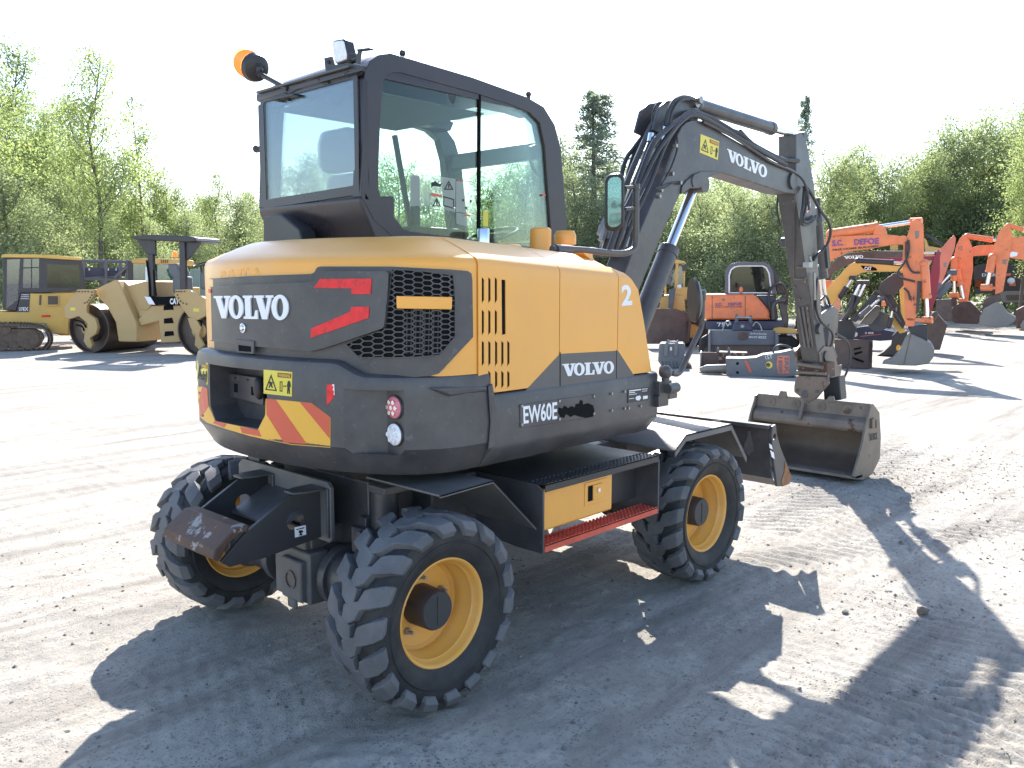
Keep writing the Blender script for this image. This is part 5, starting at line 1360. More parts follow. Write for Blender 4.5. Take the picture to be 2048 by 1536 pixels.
trk_ = oof([(1396, 690), (1400, 678), (1412, 671), (1585, 673), (1600, 684), (1600, 705), (1585, 715), (1412, 716), (1397, 708)], .45, 'track', 'rubberside', .2, bv=.04)
for x in range(1415, 1590, 18):
    g = G(); c_ = o_.pt(x, 703, .16); g.cyl(c_, c_+o_.n*.1, .09, 16); g.done('track_roller', M['drum'], trk_)
oof([(1548, 657), (1560, 655), (1600, 661), (1600, 668), (1545, 668)], .3, 'blade_frame', 'catyel', .1)
for x in (1583, 1590):
    g = G(); g.ball(o_.pt(x, 650, .2), .035); g.done('grease_cap', M['white'], o_.root)
# ---- wide grading bucket with coupler
w_ = Bg(1485, 720, None); w_.thing('grading_bucket', 'wide dark grading bucket with chalk writing in front of the orange midi excavator', 'bucket')
w_.poly([(1421, 661), (1550, 662), (1556, 672), (1556, 690), (1417, 690), (1418, 670)], .1, 'back_plate', 'bluegray', 0); w_.poly([(1418, 688), (1556, 688), (1553, 717), (1417, 717)], .05, 'inner_shell', 'brown', .08)
w_.poly([(1417, 668), (1421, 661), (1422, 717), (1416, 717)], .6, 'side_plate', 'hammer', -.1); w_.poly([(1550, 662), (1557, 672), (1557, 717), (1551, 717)], .6, 'side_plate', 'hammer', -.1)
w_.poly([(1476, 666), (1484, 664), (1496, 666), (1496, 678), (1484, 681), (1476, 678)], .01, 'rust_patch', 'brown', -.012)
w_.text('chalk_writing', 'Quick at Boulder', ((1500, 665), (1534, 666), (1534, 670), (1500, 669)), 'white', -.012, bold=0); w_.text('chalk_writing', '8KHO 8022', ((1498, 672), (1533, 672), (1532, 677), (1498, 676)), 'white', -.012, bold=.0)
for l in ([(1469, 645), (1471, 628), (1475, 628), (1477, 645), (1479, 655), (1468, 655)], [(1497, 645), (1499, 631), (1504, 631), (1505, 645), (1507, 655), (1496, 655)]): w_.poly(l, .05, 'coupler_ear', 'bluegray', .1)
w_.tube([(1472, 635), (1502, 636)], .03, 'coupler_pin', 'steel', .12, sm=False)
w_.poly([(1462, 662), (1467, 648), (1482, 643), (1500, 645), (1507, 662)], .25, 'rotator', 'navy', .02, bevel=.03)
g = G(); c_ = w_.pt(1485, 653, 0); g.lathe([(0, 0), (0, .03), (.02, .05), (.04, .06)], o=c_, ax=w_.n); g.done('rotator_pin', M['steel'], w_.root)
w_.tube([(1445, 662), (1450, 646), (1458, 642), (1462, 650)], .014, 'coupler_hose', 'steel', -.02); w_.tube([(1506, 652), (1512, 644), (1520, 650), (1524, 662)], .014, 'coupler_hose', 'steel', -.02)
# ---- open box bucket and hydraulic hammer
x_ = Bg(1440, 746, None); x_.thing('box_bucket', 'small brown open bucket lying on its back, left of the hydraulic hammer', 'bucket')
x_.poly([(1401, 705), (1437, 706), (1437, 740), (1400, 745)], .05, 'bucket_plate', 'brown', .1); x_.poly([(1437, 706), (1496, 708), (1496, 740), (1437, 742)], .4, 'bucket_back', 'rust', .25)
x_.poly([(1400, 705), (1403, 705), (1402, 746), (1399, 746)], .5, 'side_plate', 'steel', .0); x_.poly([(1398, 742), (1452, 742), (1452, 748), (1400, 748)], .35, 'lip', 'bucket', -.1)
for x in (1436, 1458): x_.poly([(x-3, 706), (x-3, 699), (x, 695), (x+3, 699), (x+3, 706)], .05, 'ear', 'hammer', .1)
h_ = Bg(1525, 754, None); h_.thing('hydraulic_hammer', 'grey hydraulic breaker hammer lying on the gravel with its chisel pointing left', 'breaker')
hb = h_.poly([(1451, 716), (1486, 717), (1512, 715), (1524, 710), (1560, 705), (1600, 697), (1604, 750), (1572, 754), (1453, 754)], .45, 'hammer_body', 'hammer', 0, bevel=.012)
g = G(); a, b = h_.pt(1452, 738, .22), h_.pt(1412, 739, .22); e_ = h_.pt(1398, 740, .22); g.tube([a, b, e_], [.075, .075, .03], 16); g.done('chisel', M['graybk'], h_.root)
rp_ = h_.poly([(1555, 712), (1562, 711), (1579, 712), (1579, 747), (1556, 747), (1553, 730)], .01, 'red_panel', 'redp', -.008, hb)
h_.text('model_name', 'SRK', ((1578, 714), (1578, 745), (1569, 745), (1569, 714)), 'hammer', -.014, rp_, .03); h_.text('model_name', '1500', ((1565, 714), (1565, 745), (1557, 745), (1557, 714)), 'hammer', -.014, rp_, .03)
h_.poly([(1489, 722), (1494, 721), (1504, 744), (1499, 746)], .008, 'orange_label', 'chevred', -.006, hb)
h_.poly(ell(1538, 730, 7, 7, 18), .006, 'round_badge', 'stick', -.005, hb); h_.poly(ell(1536, 730, 4.5, 4.5, 16), .006, 'round_badge_core', 'rust', -.01, hb)
h_.text('chalk_mark', '1ST', ((1530, 711), (1545, 708), (1545, 717), (1532, 719)), 'white', -.004, hb, 0)
for py in (727, 745): h_.poly(ell(1475, py, 3, 3, 12), .02, 'bolt_hole', 'black', -.012, hb)
h_.tube([(1546, 708), (1550, 696), (1560, 691), (1575, 693), (1590, 702)], .02, 'hammer_hose', 'hose', .1)
# ---- things right of the arm
v_ = Bg(1710, 737, None); v_.thing('brown_bucket', 'square brown steel bucket standing behind the foreground excavator hitch', 'bucket')
v_.poly([(1668, 678), (1744, 681), (1746, 690), (1742, 735), (1735, 738), (1672, 736)], .12, 'bucket_face', 'brown', 0, bevel=.01); v_.poly([(1736, 681), (1746, 683), (1744, 735), (1736, 738)], .5, 'bucket_side', 'brown', 0)
v_.polys([[(1708, 697), (1722, 694), (1722, 697), (1708, 700)], [(1708, 706), (1724, 702), (1724, 705), (1710, 710)], [(1706, 714), (1716, 718), (1714, 721), (1704, 716)], [(1712, 716), (1728, 722), (1727, 725), (1711, 720)]], .03, 'weld_bar', 'black', -.03)
n_ = Bg(1742, 700, None); n_.thing('blue_thumb_attachment', 'navy blue attachment beam with a shield logo, lying left of the grey bucket', 'attachment')
nb = n_.poly([(1690, 655), (1700, 657), (1735, 652), (1770, 660), (1790, 664), (1790, 680), (1760, 682), (1697, 678), (1688, 670)], .35, 'beam', 'navy', 0, bevel=.02)
n_.poly([(1706, 664), (1715, 665), (1715, 671), (1711, 674), (1707, 671)], .01, 'shield_logo', 'white', -.012, nb); n_.text('maker_text', 'o ene', ((1730, 664), (1747, 664), (1747, 668), (1730, 668)), 'white', -.012, nb)
n_.poly([(1721, 672), (1762, 668), (1762, 669), (1721, 673.5)], .006, 'red_line', 'redp', -.01, nb)
bk_ = Bg(1790, 713, None); bk_.thing('black_claw_bucket', 'black bucket with a round yellow badge, half hidden behind the grey bucket', 'bucket')
bb = bk_.poly([(1753, 712), (1768, 703), (1782, 690), (1785, 672), (1795, 661), (1815, 662), (1812, 700), (1802, 713), (1775, 711)], .5, 'bucket_shell', 'darkpl', 0, bevel=.01); bk_.poly(ell(1797, 696, 5, 6.5, 16), .01, 'yellow_badge', 'chevyel', -.012, bb)
def excav(px, py, dist, nm, label, boom, arm, m_, bm=None, extra=()):
    e = Bg(px, py, None, dist); e.thing(nm, label, 'excavator')
    if boom: e.poly(boom, .28, 'boom', bm or m_, .05, bevel=.01)
    if arm: e.poly(arm, .24, 'arm', m_, 0, bevel=.01)
    return e
def house(e, x0, x1, y0, y1, yb, m_, off=.6):
    e.poly([(x0, y0), (x1-6, y0), (x1, y0+12), (x1, y1), (x0, y1)], 2.0, 'house', m_, off, bevel=.04)
    e.poly([(x0+4, y1+3), (x0, (y1+yb)/2), (x0+6, yb), (x1+4, yb), (x1+12, (y1+yb)/2), (x1+6, y1+3)], 2.4, 'track', 'track', off-.3, bevel=.03)
# big orange excavator
e_ = excav(1830, 729, 18.6, 'orange_excavator', 'large orange excavator whose boom carries purple owner lettering, grey bucket on the ground', [(1655, 473), (1700, 471), (1770, 468), (1795, 471), (1812, 475), (1816, 487), (1784, 489), (1757, 493), (1732, 498), (1695, 502), (1667, 517), (1650, 530), (1600, 580), (1590, 560), (1630, 500)],
    [(1813, 476), (1824, 441), (1833, 437), (1847, 449), (1848, 505), (1843, 559), (1828, 653), (1811, 653), (1805, 517), (1807, 490)], 'orange')
e_.text('owner_name', 'S.C.', ((1664, 480), (1686, 479), (1686, 491), (1664, 493)), 'purple', .04, None, .03); e_.text('owner_name', 'DEFOE', ((1708, 478), (1758, 475), (1758, 488), (1708, 490)), 'purple', .04, None, .03)
e_.text('owner_motto', 'FINE HOME BUILDERS', ((1665, 498), (1757, 490), (1757, 494), (1665, 502)), 'brown', .04, None, .02)
e_.cyl((1662, 467), (1832, 442), .56, .1, .045, .15, 'orange'); e_.poly([(1746, 469), (1751, 449), (1762, 450), (1770, 454), (1774, 469)], .3, 'boom_lug', 'orange', .05)
e_.cyl((1848, 528), (1855, 640), .62, .09, .04, .05, 'orange'); e_.poly([(1811, 637), (1815, 635), (1862, 640), (1862, 646), (1815, 642)], .25, 'bucket_link', 'orange', 0)
bkk = e_.poly([(1763, 727), (1784, 719), (1800, 700), (1810, 677), (1822, 667), (1845, 677), (1862, 687), (1869, 700), (1868, 712), (1857, 727), (1830, 731), (1800, 730)], .9, 'bucket', 'graybk', -.1, bevel=.02)
e_.poly([(1822, 668), (1821, 668), (1807, 729), (1808, 729)], .01, 'weld_line', 'brown', -.11, bkk, 0)
e_.poly([(1815, 655), (1840, 650), (1856, 650), (1855, 682), (1840, 676), (1822, 668)], .4, 'bucket_ears', 'darkpl', 0); e_.tube([(1862, 645), (1872, 630), (1868, 628), (1856, 650)], .04, 'quick_hitch', 'brown', .1)
e_.tube([(1817, 480), (1818, 500), (1812, 520), (1795, 545), (1800, 555), (1830, 563)], .02, 'hose', 'hose', -.05); e_.tube([(1813, 484), (1813, 520), (1824, 543), (1840, 545)], .02, 'hose', 'hose', -.05); e_.tube([(1808, 576), (1817, 585), (1820, 600)], .02, 'hose', 'hose', -.05)
e_.poly([(1835, 562), (1842, 562), (1838, 625), (1832, 628)], .1, 'arm_guard', 'darkpl', -.06); e_.poly([(1830, 462), (1838, 461), (1838, 475), (1831, 478)], .01, 'white_decal', 'graybk', -.008)
e_.text('arm_number', '14', ((1822, 592), (1829, 590), (1829, 602), (1822, 604)), 'brown', -.006); g = G(); c_ = e_.pt(1806, 480, .0); g.cyl(c_, c_+e_.n*.3, .09, 20); g.done('boom_pin', M['orange'], e_.root)
house(e_, 1560, 1640, 560, 640, 705, 'orange', 3)
# dark machine with slab lettering
f_ = excav(1700, 700, 22, 'dark_boom_excavator', 'excavator showing a charcoal boom with white lettering under the orange boom', [(1640, 560), (1662, 529), (1676, 514), (1695, 506), (1751, 501), (1806, 503), (1806, 514), (1750, 516), (1730, 522), (1690, 531), (1667, 545), (1650, 580)], None, 'brown')
conform('maker_name', slab_word(), lambda a, b: (f_.pt(a, b, .045), -f_.n), M['white'], f_.root, .004, 0, homog(((1687, 512), (1727, 510), (1727, 516), (1689, 518))), maxe=500, smooth=0)
house(f_, 1585, 1650, 560, 630, 690, 'brown', 1)
cr = excav(1860, 690, 24, 'crimson_excavator', 'crimson red excavator arm rising behind the large orange arm', [(1725, 517), (1737, 503), (1750, 501), (1760, 515), (1806, 514), (1870, 512), (1870, 520), (1800, 524), (1740, 522)], [(1857, 560), (1866, 520), (1876, 499), (1880, 503), (1880, 545), (1874, 590), (1862, 625), (1852, 640), (1850, 600)], 'crimson')
cr.cyl((1760, 506), (1876, 506), .5, .06, .03, .1, 'darkpl'); cr.poly([(1850, 625), (1872, 625), (1895, 650), (1880, 700), (1840, 700)], .8, 'bucket', 'brown', 0)
# yellow excavator
y_ = excav(1700, 715, 20.5, 'yellow_excavator', 'yellow excavator boom with a small black and white maker plate, right of the foreground arm', [(1640, 592), (1697, 531), (1714, 521), (1732, 525), (1806, 533), (1806, 543), (1740, 543), (1722, 546), (1709, 553), (1690, 580), (1662, 616), (1648, 630), (1630, 630)], None, 'catyel')
cp = y_.poly([(1721, 531), (1742, 532), (1752, 536), (1755, 541), (1732, 542), (1726, 537)], .01, 'maker_plate', 'black', .04); y_.text('maker_name', 'CAT', ((1729, 533), (1743, 533), (1743, 541), (1729, 541)), 'white', .03, cp, .04)
y_.cyl((1716, 522), (1812, 527), .75, .07, .035, .1, 'darkpl'); y_.cyl((1682, 592), (1706, 556), .5, .06, .03, -.05, 'darkpl'); y_.cyl((1690, 640), (1718, 572), .5, .06, .035, -.15, 'darkpl'); house(y_, 1600, 1650, 590, 650, 715, 'catyel', .8)
y_.poly([(1804, 533), (1812, 540), (1818, 600), (1812, 650), (1803, 650), (1800, 560)], .2, 'arm', 'catyel', .1)
# black mini with arched boom
z_ = excav(1740, 705, 19.6, 'black_boom_mini_excavator', 'mini excavator with a black arched boom reaching down in front of the yellow boom', [(1698, 640), (1725, 612), (1748, 584), (1770, 578), (1790, 598), (1812, 648), (1806, 658), (1792, 640), (1770, 600), (1756, 596), (1735, 618), (1712, 645)], [(1753, 590), (1762, 565), (1787, 547), (1806, 545), (1808, 570), (1790, 590), (1778, 592)], 'darkpl')
z_.cyl((1722, 630), (1762, 596), .5, .05, .028, -.1, 'bluegray'); z_.cyl((1778, 652), (1786, 618), .5, .05, .028, -.1, 'darkpl'); z_.cyl((1700, 610), (1722, 565), .45, .05, .03, -.1, 'darkpl'); z_.cyl((1708, 615), (1732, 565), .45, .05, .03, -.15, 'darkpl')
z_.tube([(1685, 640), (1700, 620), (1706, 595), (1700, 590)], .04, 'hose_bundle', 'hose', -.2); z_.tube([(1748, 582), (1765, 590), (1785, 620), (1800, 645)], .03, 'hose', 'hose', -.1)
z_.poly([(1718, 650), (1732, 632), (1752, 612), (1761, 614), (1758, 630), (1742, 650)], .6, 'bucket', 'graybk', .3, bevel=.02); z_.poly([(1675, 645), (1700, 640), (1712, 660), (1700, 705), (1672, 705)], .8, 'undercarriage', 'darkpl', .5)
z_.poly([(1778, 620), (1800, 625), (1812, 665), (1800, 668), (1785, 650)], .2, 'coupler', 'catyel', .15); z_.poly([(1763, 603), (1772, 603), (1772, 612), (1763, 612)], .05, 'orange_block', 'orange', -.1)
g = G(); c_ = z_.pt(1757, 645, .6); g.cyl(c_, c_+z_.n*.3, .22, 24); g.done('spare_wheel', M['bluegray'], z_.root)
# far arms
rd_ = excav(1885, 640, 34, 'red_excavator', 'faded red excavator arm leaning left, between the crimson arm and the number twelve arm', None, [(1877, 541), (1879, 501), (1897, 480), (1908, 470), (1912, 477), (1909, 498), (1897, 530), (1892, 545), (1880, 575), (1876, 570)], 'redp')
rd_.poly([(1887, 526), (1893, 525), (1893, 534), (1887, 535)], .01, 'white_decal', 'graybk', -.01); rd_.cyl((1862, 590), (1904, 545), .5, .12, .06, .1, 'bluegray'); rd_.poly([(1865, 590), (1900, 560), (1905, 570), (1880, 600)], .3, 'boom', 'bluegray', .2); rd_.poly([(1872, 600), (1902, 598), (1905, 640), (1870, 645)], 1.0, 'bucket', 'brown', 0)
ob = excav(1930, 647, 36, 'number_twelve_excavator', 'orange excavator with the number 12 on its arm, second from the right edge', [(1940, 497), (1955, 491), (1988, 489), (2060, 487), (2060, 508), (1986, 510), (1946, 512)], [(1907, 514), (1913, 489), (1920, 476), (1929, 469), (1939, 480), (1946, 497), (1946, 541), (1937, 597), (1926, 599), (1922, 564), (1912, 540)], 'orange')
ob.text('arm_number', '12', ((1917, 492), (1925, 491), (1925, 500), (1917, 501)), 'graybk', -.01); ob.cyl((1934, 472), (2040, 487), .5, .1, .06, .1, 'orange'); ob.cyl((1909, 520), (1908, 590), .6, .12, .06, -.05, 'orange'); ob.cyl((1916, 540), (1927, 602), .5, .1, .06, -.05, 'orange')
bq = ob.poly([(1895, 636), (1897, 628), (1908, 612), (1925, 604), (1940, 603), (1950, 612), (1965, 628), (1967, 634), (1955, 648), (1910, 646)], 1.3, 'bucket', 'brown', -.2, bevel=.02); ob.poly([(1906, 592), (1912, 592), (1914, 612), (1902, 615), (1898, 605)], .3, 'bucket_link', 'brown', 0)
oc = excav(2000, 653, 34, 'rightmost_excavator', 'orange excavator with a white patch on its boom, rightmost machine in the picture', [(2020, 474), (2060, 472), (2120, 474), (2120, 524), (2060, 522), (2018, 515)], [(1984, 505), (1990, 487), (1997, 465), (2012, 448), (2018, 446), (2024, 468), (2022, 500), (2018, 517), (2006, 583), (1990, 590), (1992, 530)], 'orange')
oc.cyl((2016, 450), (2090, 470), .45, .07, .1, .1, 'orange'); oc.cyl((1985, 515), (1973, 575), .5, .13, .07, -.05, 'orange'); oc.poly([(2019, 505), (2026, 503), (2036, 505), (2034, 512), (2020, 514)], .01, 'white_patch', 'white', .03); oc.poly([(2005, 519), (2013, 519), (2013, 529), (2005, 528)], .01, 'white_decal', 'graybk', -.01)
oc.poly([(1972, 575), (1992, 573), (1994, 578), (1974, 581)], .3, 'bucket_link', 'orange', 0); oc.poly([(1958, 650), (1960, 632), (1970, 615), (1993, 603), (2006, 612), (2016, 626), (2032, 634), (2030, 641), (2015, 652), (1990, 655)], 1.2, 'bucket', 'graybk', -.2, bevel=.02); oc.poly([(1964, 618), (1968, 600), (1980, 592), (2000, 588), (2004, 600), (1985, 608)], .8, 'bucket_ears', 'brown', -.1)
de = Bg(2010, 605, None, 44); de.thing('dark_crawler_machine', 'black crawler machine with white lettering behind the rightmost orange arm', 'excavator')
db = de.poly([(1946, 534), (1960, 528), (2100, 532), (2100, 585), (1950, 588)], 2.5, 'body', 'darkpl', 0); de.text('maker_name', 'DEERE', ((1964, 547), (1998, 547), (1998, 553), (1964, 553)), 'white', -.02, db); de.poly([(2002, 548), (2022, 546), (2022, 551), (2002, 553)], .02, 'red_plate', 'redp', -.02, db)
de.poly([(2000, 586), (2012, 582), (2100, 582), (2100, 604), (2008, 605), (1999, 598)], 2.0, 'track', 'graybk', -.3); de.poly([(2012, 590), (2100, 588), (2100, 600), (2014, 600)], .1, 'track_side', 'drum', -.35); de.poly([(2020, 556), (2030, 556), (2032, 572), (2018, 572)], .1, 'red_tank', 'redp', -.1); g = G(); g.ball(de.pt(2022, 562, -.2), .15); g.done('lamp', M['white'], de.root)
de.poly([(1950, 560), (1968, 560), (1968, 575), (1950, 575)], .1, 'window', 'glassgr', -.1)
mu_ = Bg(2040, 660, None); mu_.thing('muddy_attachment', 'dark muddy machine part lying at the right edge beside the rightmost bucket', 'attachment'); mu_.poly([(2028, 645), (2032, 620), (2048, 612), (2080, 615), (2080, 660), (2045, 662), (2038, 650)], 1.0, 'housing', 'brown', 0, bevel=.03)
mu_.poly([(2040, 650), (2046, 640), (2060, 640), (2060, 662), (2044, 661)], .3, 'wheel', 'graybk', -.3, bevel=.03)
# more yellow machinery behind
yb = Bg(1870, 600, None, 40); yb.thing('hidden_yellow_excavator', 'yellow excavator boom tips showing between the orange and red arms', 'excavator')
yb.poly([(1848, 475), (1853, 480), (1857, 492), (1880, 496), (1905, 492), (1905, 500), (1880, 508), (1850, 505)], .4, 'boom', 'dyel', 0); yb.poly([(1848, 505), (1870, 510), (1860, 530), (1850, 528)], .4, 'arm', 'dyel', .1); yb.tube([(1852, 470), (1885, 490)], .06, 'rod', 'darkpl', 0, sm=False)
yb.poly([(1780, 490), (1795, 488), (1795, 500), (1780, 500)], .6, 'cab', 'dyel', 0)
# ================================================================ TREES
def leafmat(name, c1, c2, tr=.5):
    m = bpy.data.materials.new(name); m.use_nodes = True
    t = m.node_tree; t.nodes.remove(t.nodes['Principled BSDF']); L = t.links.new
    oi = nn(t, 'ObjectInfo'); tc = nn(t, 'TexCoord')
    n1 = nn(t, 'TexNoise'); n1.inputs['Scale'].default_value = 1.1; n1.inputs['Detail'].default_value = 3; L(tc.outputs['Object'], n1.inputs['Vector'])
    n2 = nn(t, 'TexWhiteNoise'); L(tc.outputs['Object'], n2.inputs['Vector'])
    ad = nn(t, 'Math', operation='MULTIPLY_ADD'); L(n2.outputs['Value'], ad.inputs[0]); ad.inputs[1].default_value = .4
    L(n1.outputs[0], ad.inputs[2])
    a2 = nn(t, 'Math', operation='MULTIPLY_ADD'); L(oi.outputs['Random'], a2.inputs[0]); a2.inputs[1].default_value = .35; L(ad.outputs[0], a2.inputs[2])
    r = nn(t, 'MapRange'); r.inputs[1].default_value = .45; r.inputs[2].default_value = 1.15; L(a2.outputs[0], r.inputs[0])
    mx = nn(t, 'Mix', data_type='RGBA'); L(r.outputs[0], mx.inputs[0]); mx.inputs[6].default_value = (*c1, 1); mx.inputs[7].default_value = (*c2, 1)
    d = nn(t, 'BsdfDiffuse'); L(mx.outputs[2], d.inputs[0])
    tl_ = nn(t, 'BsdfTranslucent')
    g2 = nn(t, 'Mix', data_type='RGBA', blend_type='MULTIPLY'); g2.inputs[0].default_value = 1; L(mx.outputs[2], g2.inputs[6]); g2.inputs[7].default_value = (1.1, 1.2, .85, 1); L(g2.outputs[2], tl_.inputs[0])
    x = nn(t, 'MixShader'); x.inputs[0].default_value = tr; L(d.outputs[0], x.inputs[1]); L(tl_.outputs[0], x.inputs[2])
    L(x.outputs[0], t.nodes['Material Output'].inputs[0])
    return m
M['leafA'] = leafmat('young_green_leaves', (.13, .165, .085), (.40, .44, .22), .6)
M['leafB'] = leafmat('dense_green_leaves', (.15, .175, .11), (.42, .45, .27), .6)
M['leafC'] = leafmat('willow_green_leaves', (.16, .18, .13), (.41, .44, .29), .6)
M['pine'] = leafmat('blue_green_needles', (.17, .20, .18), (.30, .33, .28), .5)
M['bark'] = mat('grey_bark', (.12, .105, .09), .9, var=.3, vs_=8, bump=.5, bs=12)
def leaves(pts, size, rng, up_bias=.3):
    vs_ = []; fs = []
    for p in pts:
        a = V((rng.gauss(0, 1), rng.gauss(0, 1), rng.gauss(0, 1)+up_bias)).normalized()
        b = a.orthogonal().normalized(); b.rotate(Matrix.Rotation(rng.random()*6.28, 3, a)); c = a.cross(b)
        s = size*(.6+.8*rng.random()); k = len(vs_)
        vs_ += [p-b*s, p+c*s*.5, p+b*s, p-c*s*.5]
        fs.append((k, k+1, k+2, k+3))
    me = bpy.data.meshes.new('crown'); me.from_pydata(vs_, [], fs); return me
def branchy(rng, H, r0, spread, nb, first, curve=.5, upw=.6, sub=3, lean=.03):
    """trunk and limbs; returns tube list and the points where leaves gather"""
    g = G(); tips = []
    tr = [V((0, 0, -.2))]; 
    for k in range(1, 9):
        tr.append(V((rng.gauss(0, lean)*k, rng.gauss(0, lean)*k, H*k/8)))
    g.tube(tr, [r0*(1-.11*k) for k in range(9)], 7)
    def tp(t):
        f = t*8; i = min(7, int(f)); return tr[i].lerp(tr[i+1], f-i)
    for i in range(nb):
        t = first+(1-first)*(i+rng.random()*.6)/nb
        p = tp(min(t, .98)); a = rng.random()*6.28
        L_ = spread*H*(.35+.75*(1-((t-first)/(1-first)))**.7)*(.7+.5*rng.random())
        d = V((math.cos(a), math.sin(a), upw*(.6+.8*rng.random())))
        q1 = p+d.normalized()*L_*.5; q2 = p+(d+V((0, 0, curve))).normalized()*L_
        g.tube([p, q1, q2], [r0*.3*(1.1-t*.7), r0*.18, r0*.05], 5)
        tips += [(q1, L_*.35), (q2, L_*.4), (q1.lerp(q2, .5), L_*.4)]
        for j in range(sub):
            s = rng.random(); b = p.lerp(q1, .4+.6*s) if s < .5 else q1.lerp(q2, s)
            e = b+V((rng.gauss(0, 1), rng.gauss(0, 1), rng.gauss(.4, .6))).normalized()*L_*.4
            g.tube([b, e], [r0*.1, r0*.03], 4); tips.append((e, L_*.3))
    return g, tips
def make_tree(seed, kind):
    rng = random.Random(seed)
    if kind == 'aspen':
        g, tips = branchy(rng, 12.5, .15, .20, 26, .28, .8, .9, 3); n, cs, sz, k0 = 14000, .9, .066, 1.0
    elif kind == 'bush':
        g, tips = branchy(rng, 6.8, .13, .34, 24, .06, .6, 1.0, 4); n, cs, sz, k0 = 24000, .85, .055, 1.0
    elif kind == 'maple':
        g, tips = branchy(rng, 10.5, .2, .34, 26, .14, .5, .7, 5); n, cs, sz, k0 = 28000, .95, .072, 1.0
    elif kind == 'sparse':
        g, tips = branchy(rng, 11.5, .11, .14, 22, .3, .9, 1.1, 3); n, cs, sz, k0 = 4200, .5, .07, 1.0
    else:   # pine
        g = G(); H = 14; g.tube([V((0, 0, -.2)), V((0, 0, H*.5)), V((.1, 0, H))], [.2, .12, .02], 7); tips = []; pts = []
        for i in range(74):
            t = .2+.8*i/74; a = i*2.4+rng.random(); L_ = 3.2*(1.05-t)**.8*(.6+.6*rng.random())+.15
            p = V((0, 0, H*t)); d = V((math.cos(a), math.sin(a), .12+rng.gauss(0, .12)))
            q = p+d*L_; g.tube([p, q], [.035, .008], 4)
            for _ in range(260):
                s = .12+.88*rng.random()**.8; w_ = .14+.34*L_*s*.45
                pts.append(p.lerp(q, s)+V((rng.gauss(0, w_*.5), rng.gauss(0, w_*.5), rng.gauss(0, .16)-.12*s)))
        return g.mesh(), leaves(pts, .07, rng, .2)
    pts = []
    wts = [max(.2, r)**2 for _, r in tips]
    for (c, r) in rng.choices(tips, wts, k=n//14):
        cc = c+V((rng.gauss(0, 1), rng.gauss(0, 1), rng.gauss(0, .8)))*r*cs*.62
        if cc.z < .3: cc.z = .3+rng.random()
        rr = .16+.16*rng.random()
        for _ in range(14): pts.append(cc+V((rng.gauss(0, rr), rng.gauss(0, rr), rng.gauss(0, rr*.7))))
    return g.mesh(), leaves(pts, sz, rng)
TM = {}
for kind, seeds in (('aspen', (11, 12, 13)), ('bush', (21, 22, 23)), ('maple', (31, 32)), ('sparse', (41, 42)), ('pine', (51,))):
    TM[kind] = [make_tree(s, kind) for s in seeds]
LM = {'aspen': 'leafA', 'bush': 'leafC', 'maple': 'leafB', 'sparse': 'leafA', 'pine': 'pine'}
NM = {'aspen': 'aspen_tree', 'bush': 'willow_tree', 'maple': 'maple_tree', 'sparse': 'young_tree', 'pine': 'pine_tree'}
GL = {'aspen': 'tall light green leafy tree in the woodland edge behind the yard', 'bush': 'bushy grey green tree in the thick row behind the machines', 'maple': 'broad dense green tree in the woodland behind the yard',
      'sparse': 'thin young tree with few leaves rising from the woodland edge', 'pine': 'dark conifer standing among the leafy trees'}
trng = random.Random(5)
def tree(kind, px, dist, top, label=None, i=None, wide=1.0):
    """px: picture column, top: picture row of its tip"""
    tm = TM[kind][(trng.randrange(len(TM[kind])) if i is None else i)]
    d = ray(px, 563); dd = V((d.x, d.y, 0)).normalized(); o = V((CAMP.x, CAMP.y, 0))+dd*dist
    H = 1.8+(564-top)/FPX*dist*dd.dot(V((fw.x, fw.y, 0)).normalized())
    base = {'aspen': 12.9, 'bush': 7.6, 'maple': 11.3, 'sparse': 12, 'pine': 14}[kind]
    s = H/base
    r = bpy.data.objects.new(NM[kind], None); COL.objects.link(r); r.location = o; r.rotation_euler = (0, 0, trng.random()*6.28); r.scale = (s*wide, s*wide, s)
    tag(r, label or GL[kind], 'tree', None if label else {'aspen': 'tall light green trees', 'bush': 'bushy trees behind the machines', 'maple': 'broad woodland trees', 'sparse': 'thin young trees', 'pine': 'conifers'}[kind])
    for nm, me, mt in (('trunk', tm[0], 'bark'), ('crown', tm[1], LM[kind])):
        if not me.materials: me.materials.append(M[mt]); me.name = nm
        c = bpy.data.objects.new(nm, me); COL.objects.link(c); c.parent = r
    return r
# left
tree('aspen', -30, 40, 105, 'tallest leafy tree at the left edge of the picture', 0, 1.1)
tree('aspen', 45, 46, 110, None, 1); tree('maple', 20, 52, 300); tree('bush', 20, 38, 330, None, None, 1.2); tree('aspen', 105, 50, 235, None, 2); tree('maple', 100, 60, 330)
tree('aspen', 205, 38, 118, 'slender leafy tree with a straight bare trunk above the roller', 1, .95)
tree('sparse', 285, 40, 190, 'thin sparse tree with a bare trunk right of the slender tree above the roller', 0, 1.0); tree('aspen', 160, 47, 215, None, 2); tree('aspen', 235, 50, 320); tree('bush', 140, 42, 360); tree('bush', 215, 44, 400); tree('aspen', 310, 46, 345, None, 0)
tree('bush', 300, 40, 430); tree('maple', 350, 60, 380); tree('bush', 380, 46, 420); tree('sparse', 335, 46, 330); tree('aspen', 440, 60, 350, None, 1); tree('bush', 480, 48, 385); tree('maple', 520, 58, 390)
tree('aspen', 75, 60, 200); tree('bush', 90, 40, 400); tree('maple', 260, 62, 400); tree('maple', 430, 70, 400); tree('maple', 180, 62, 350)
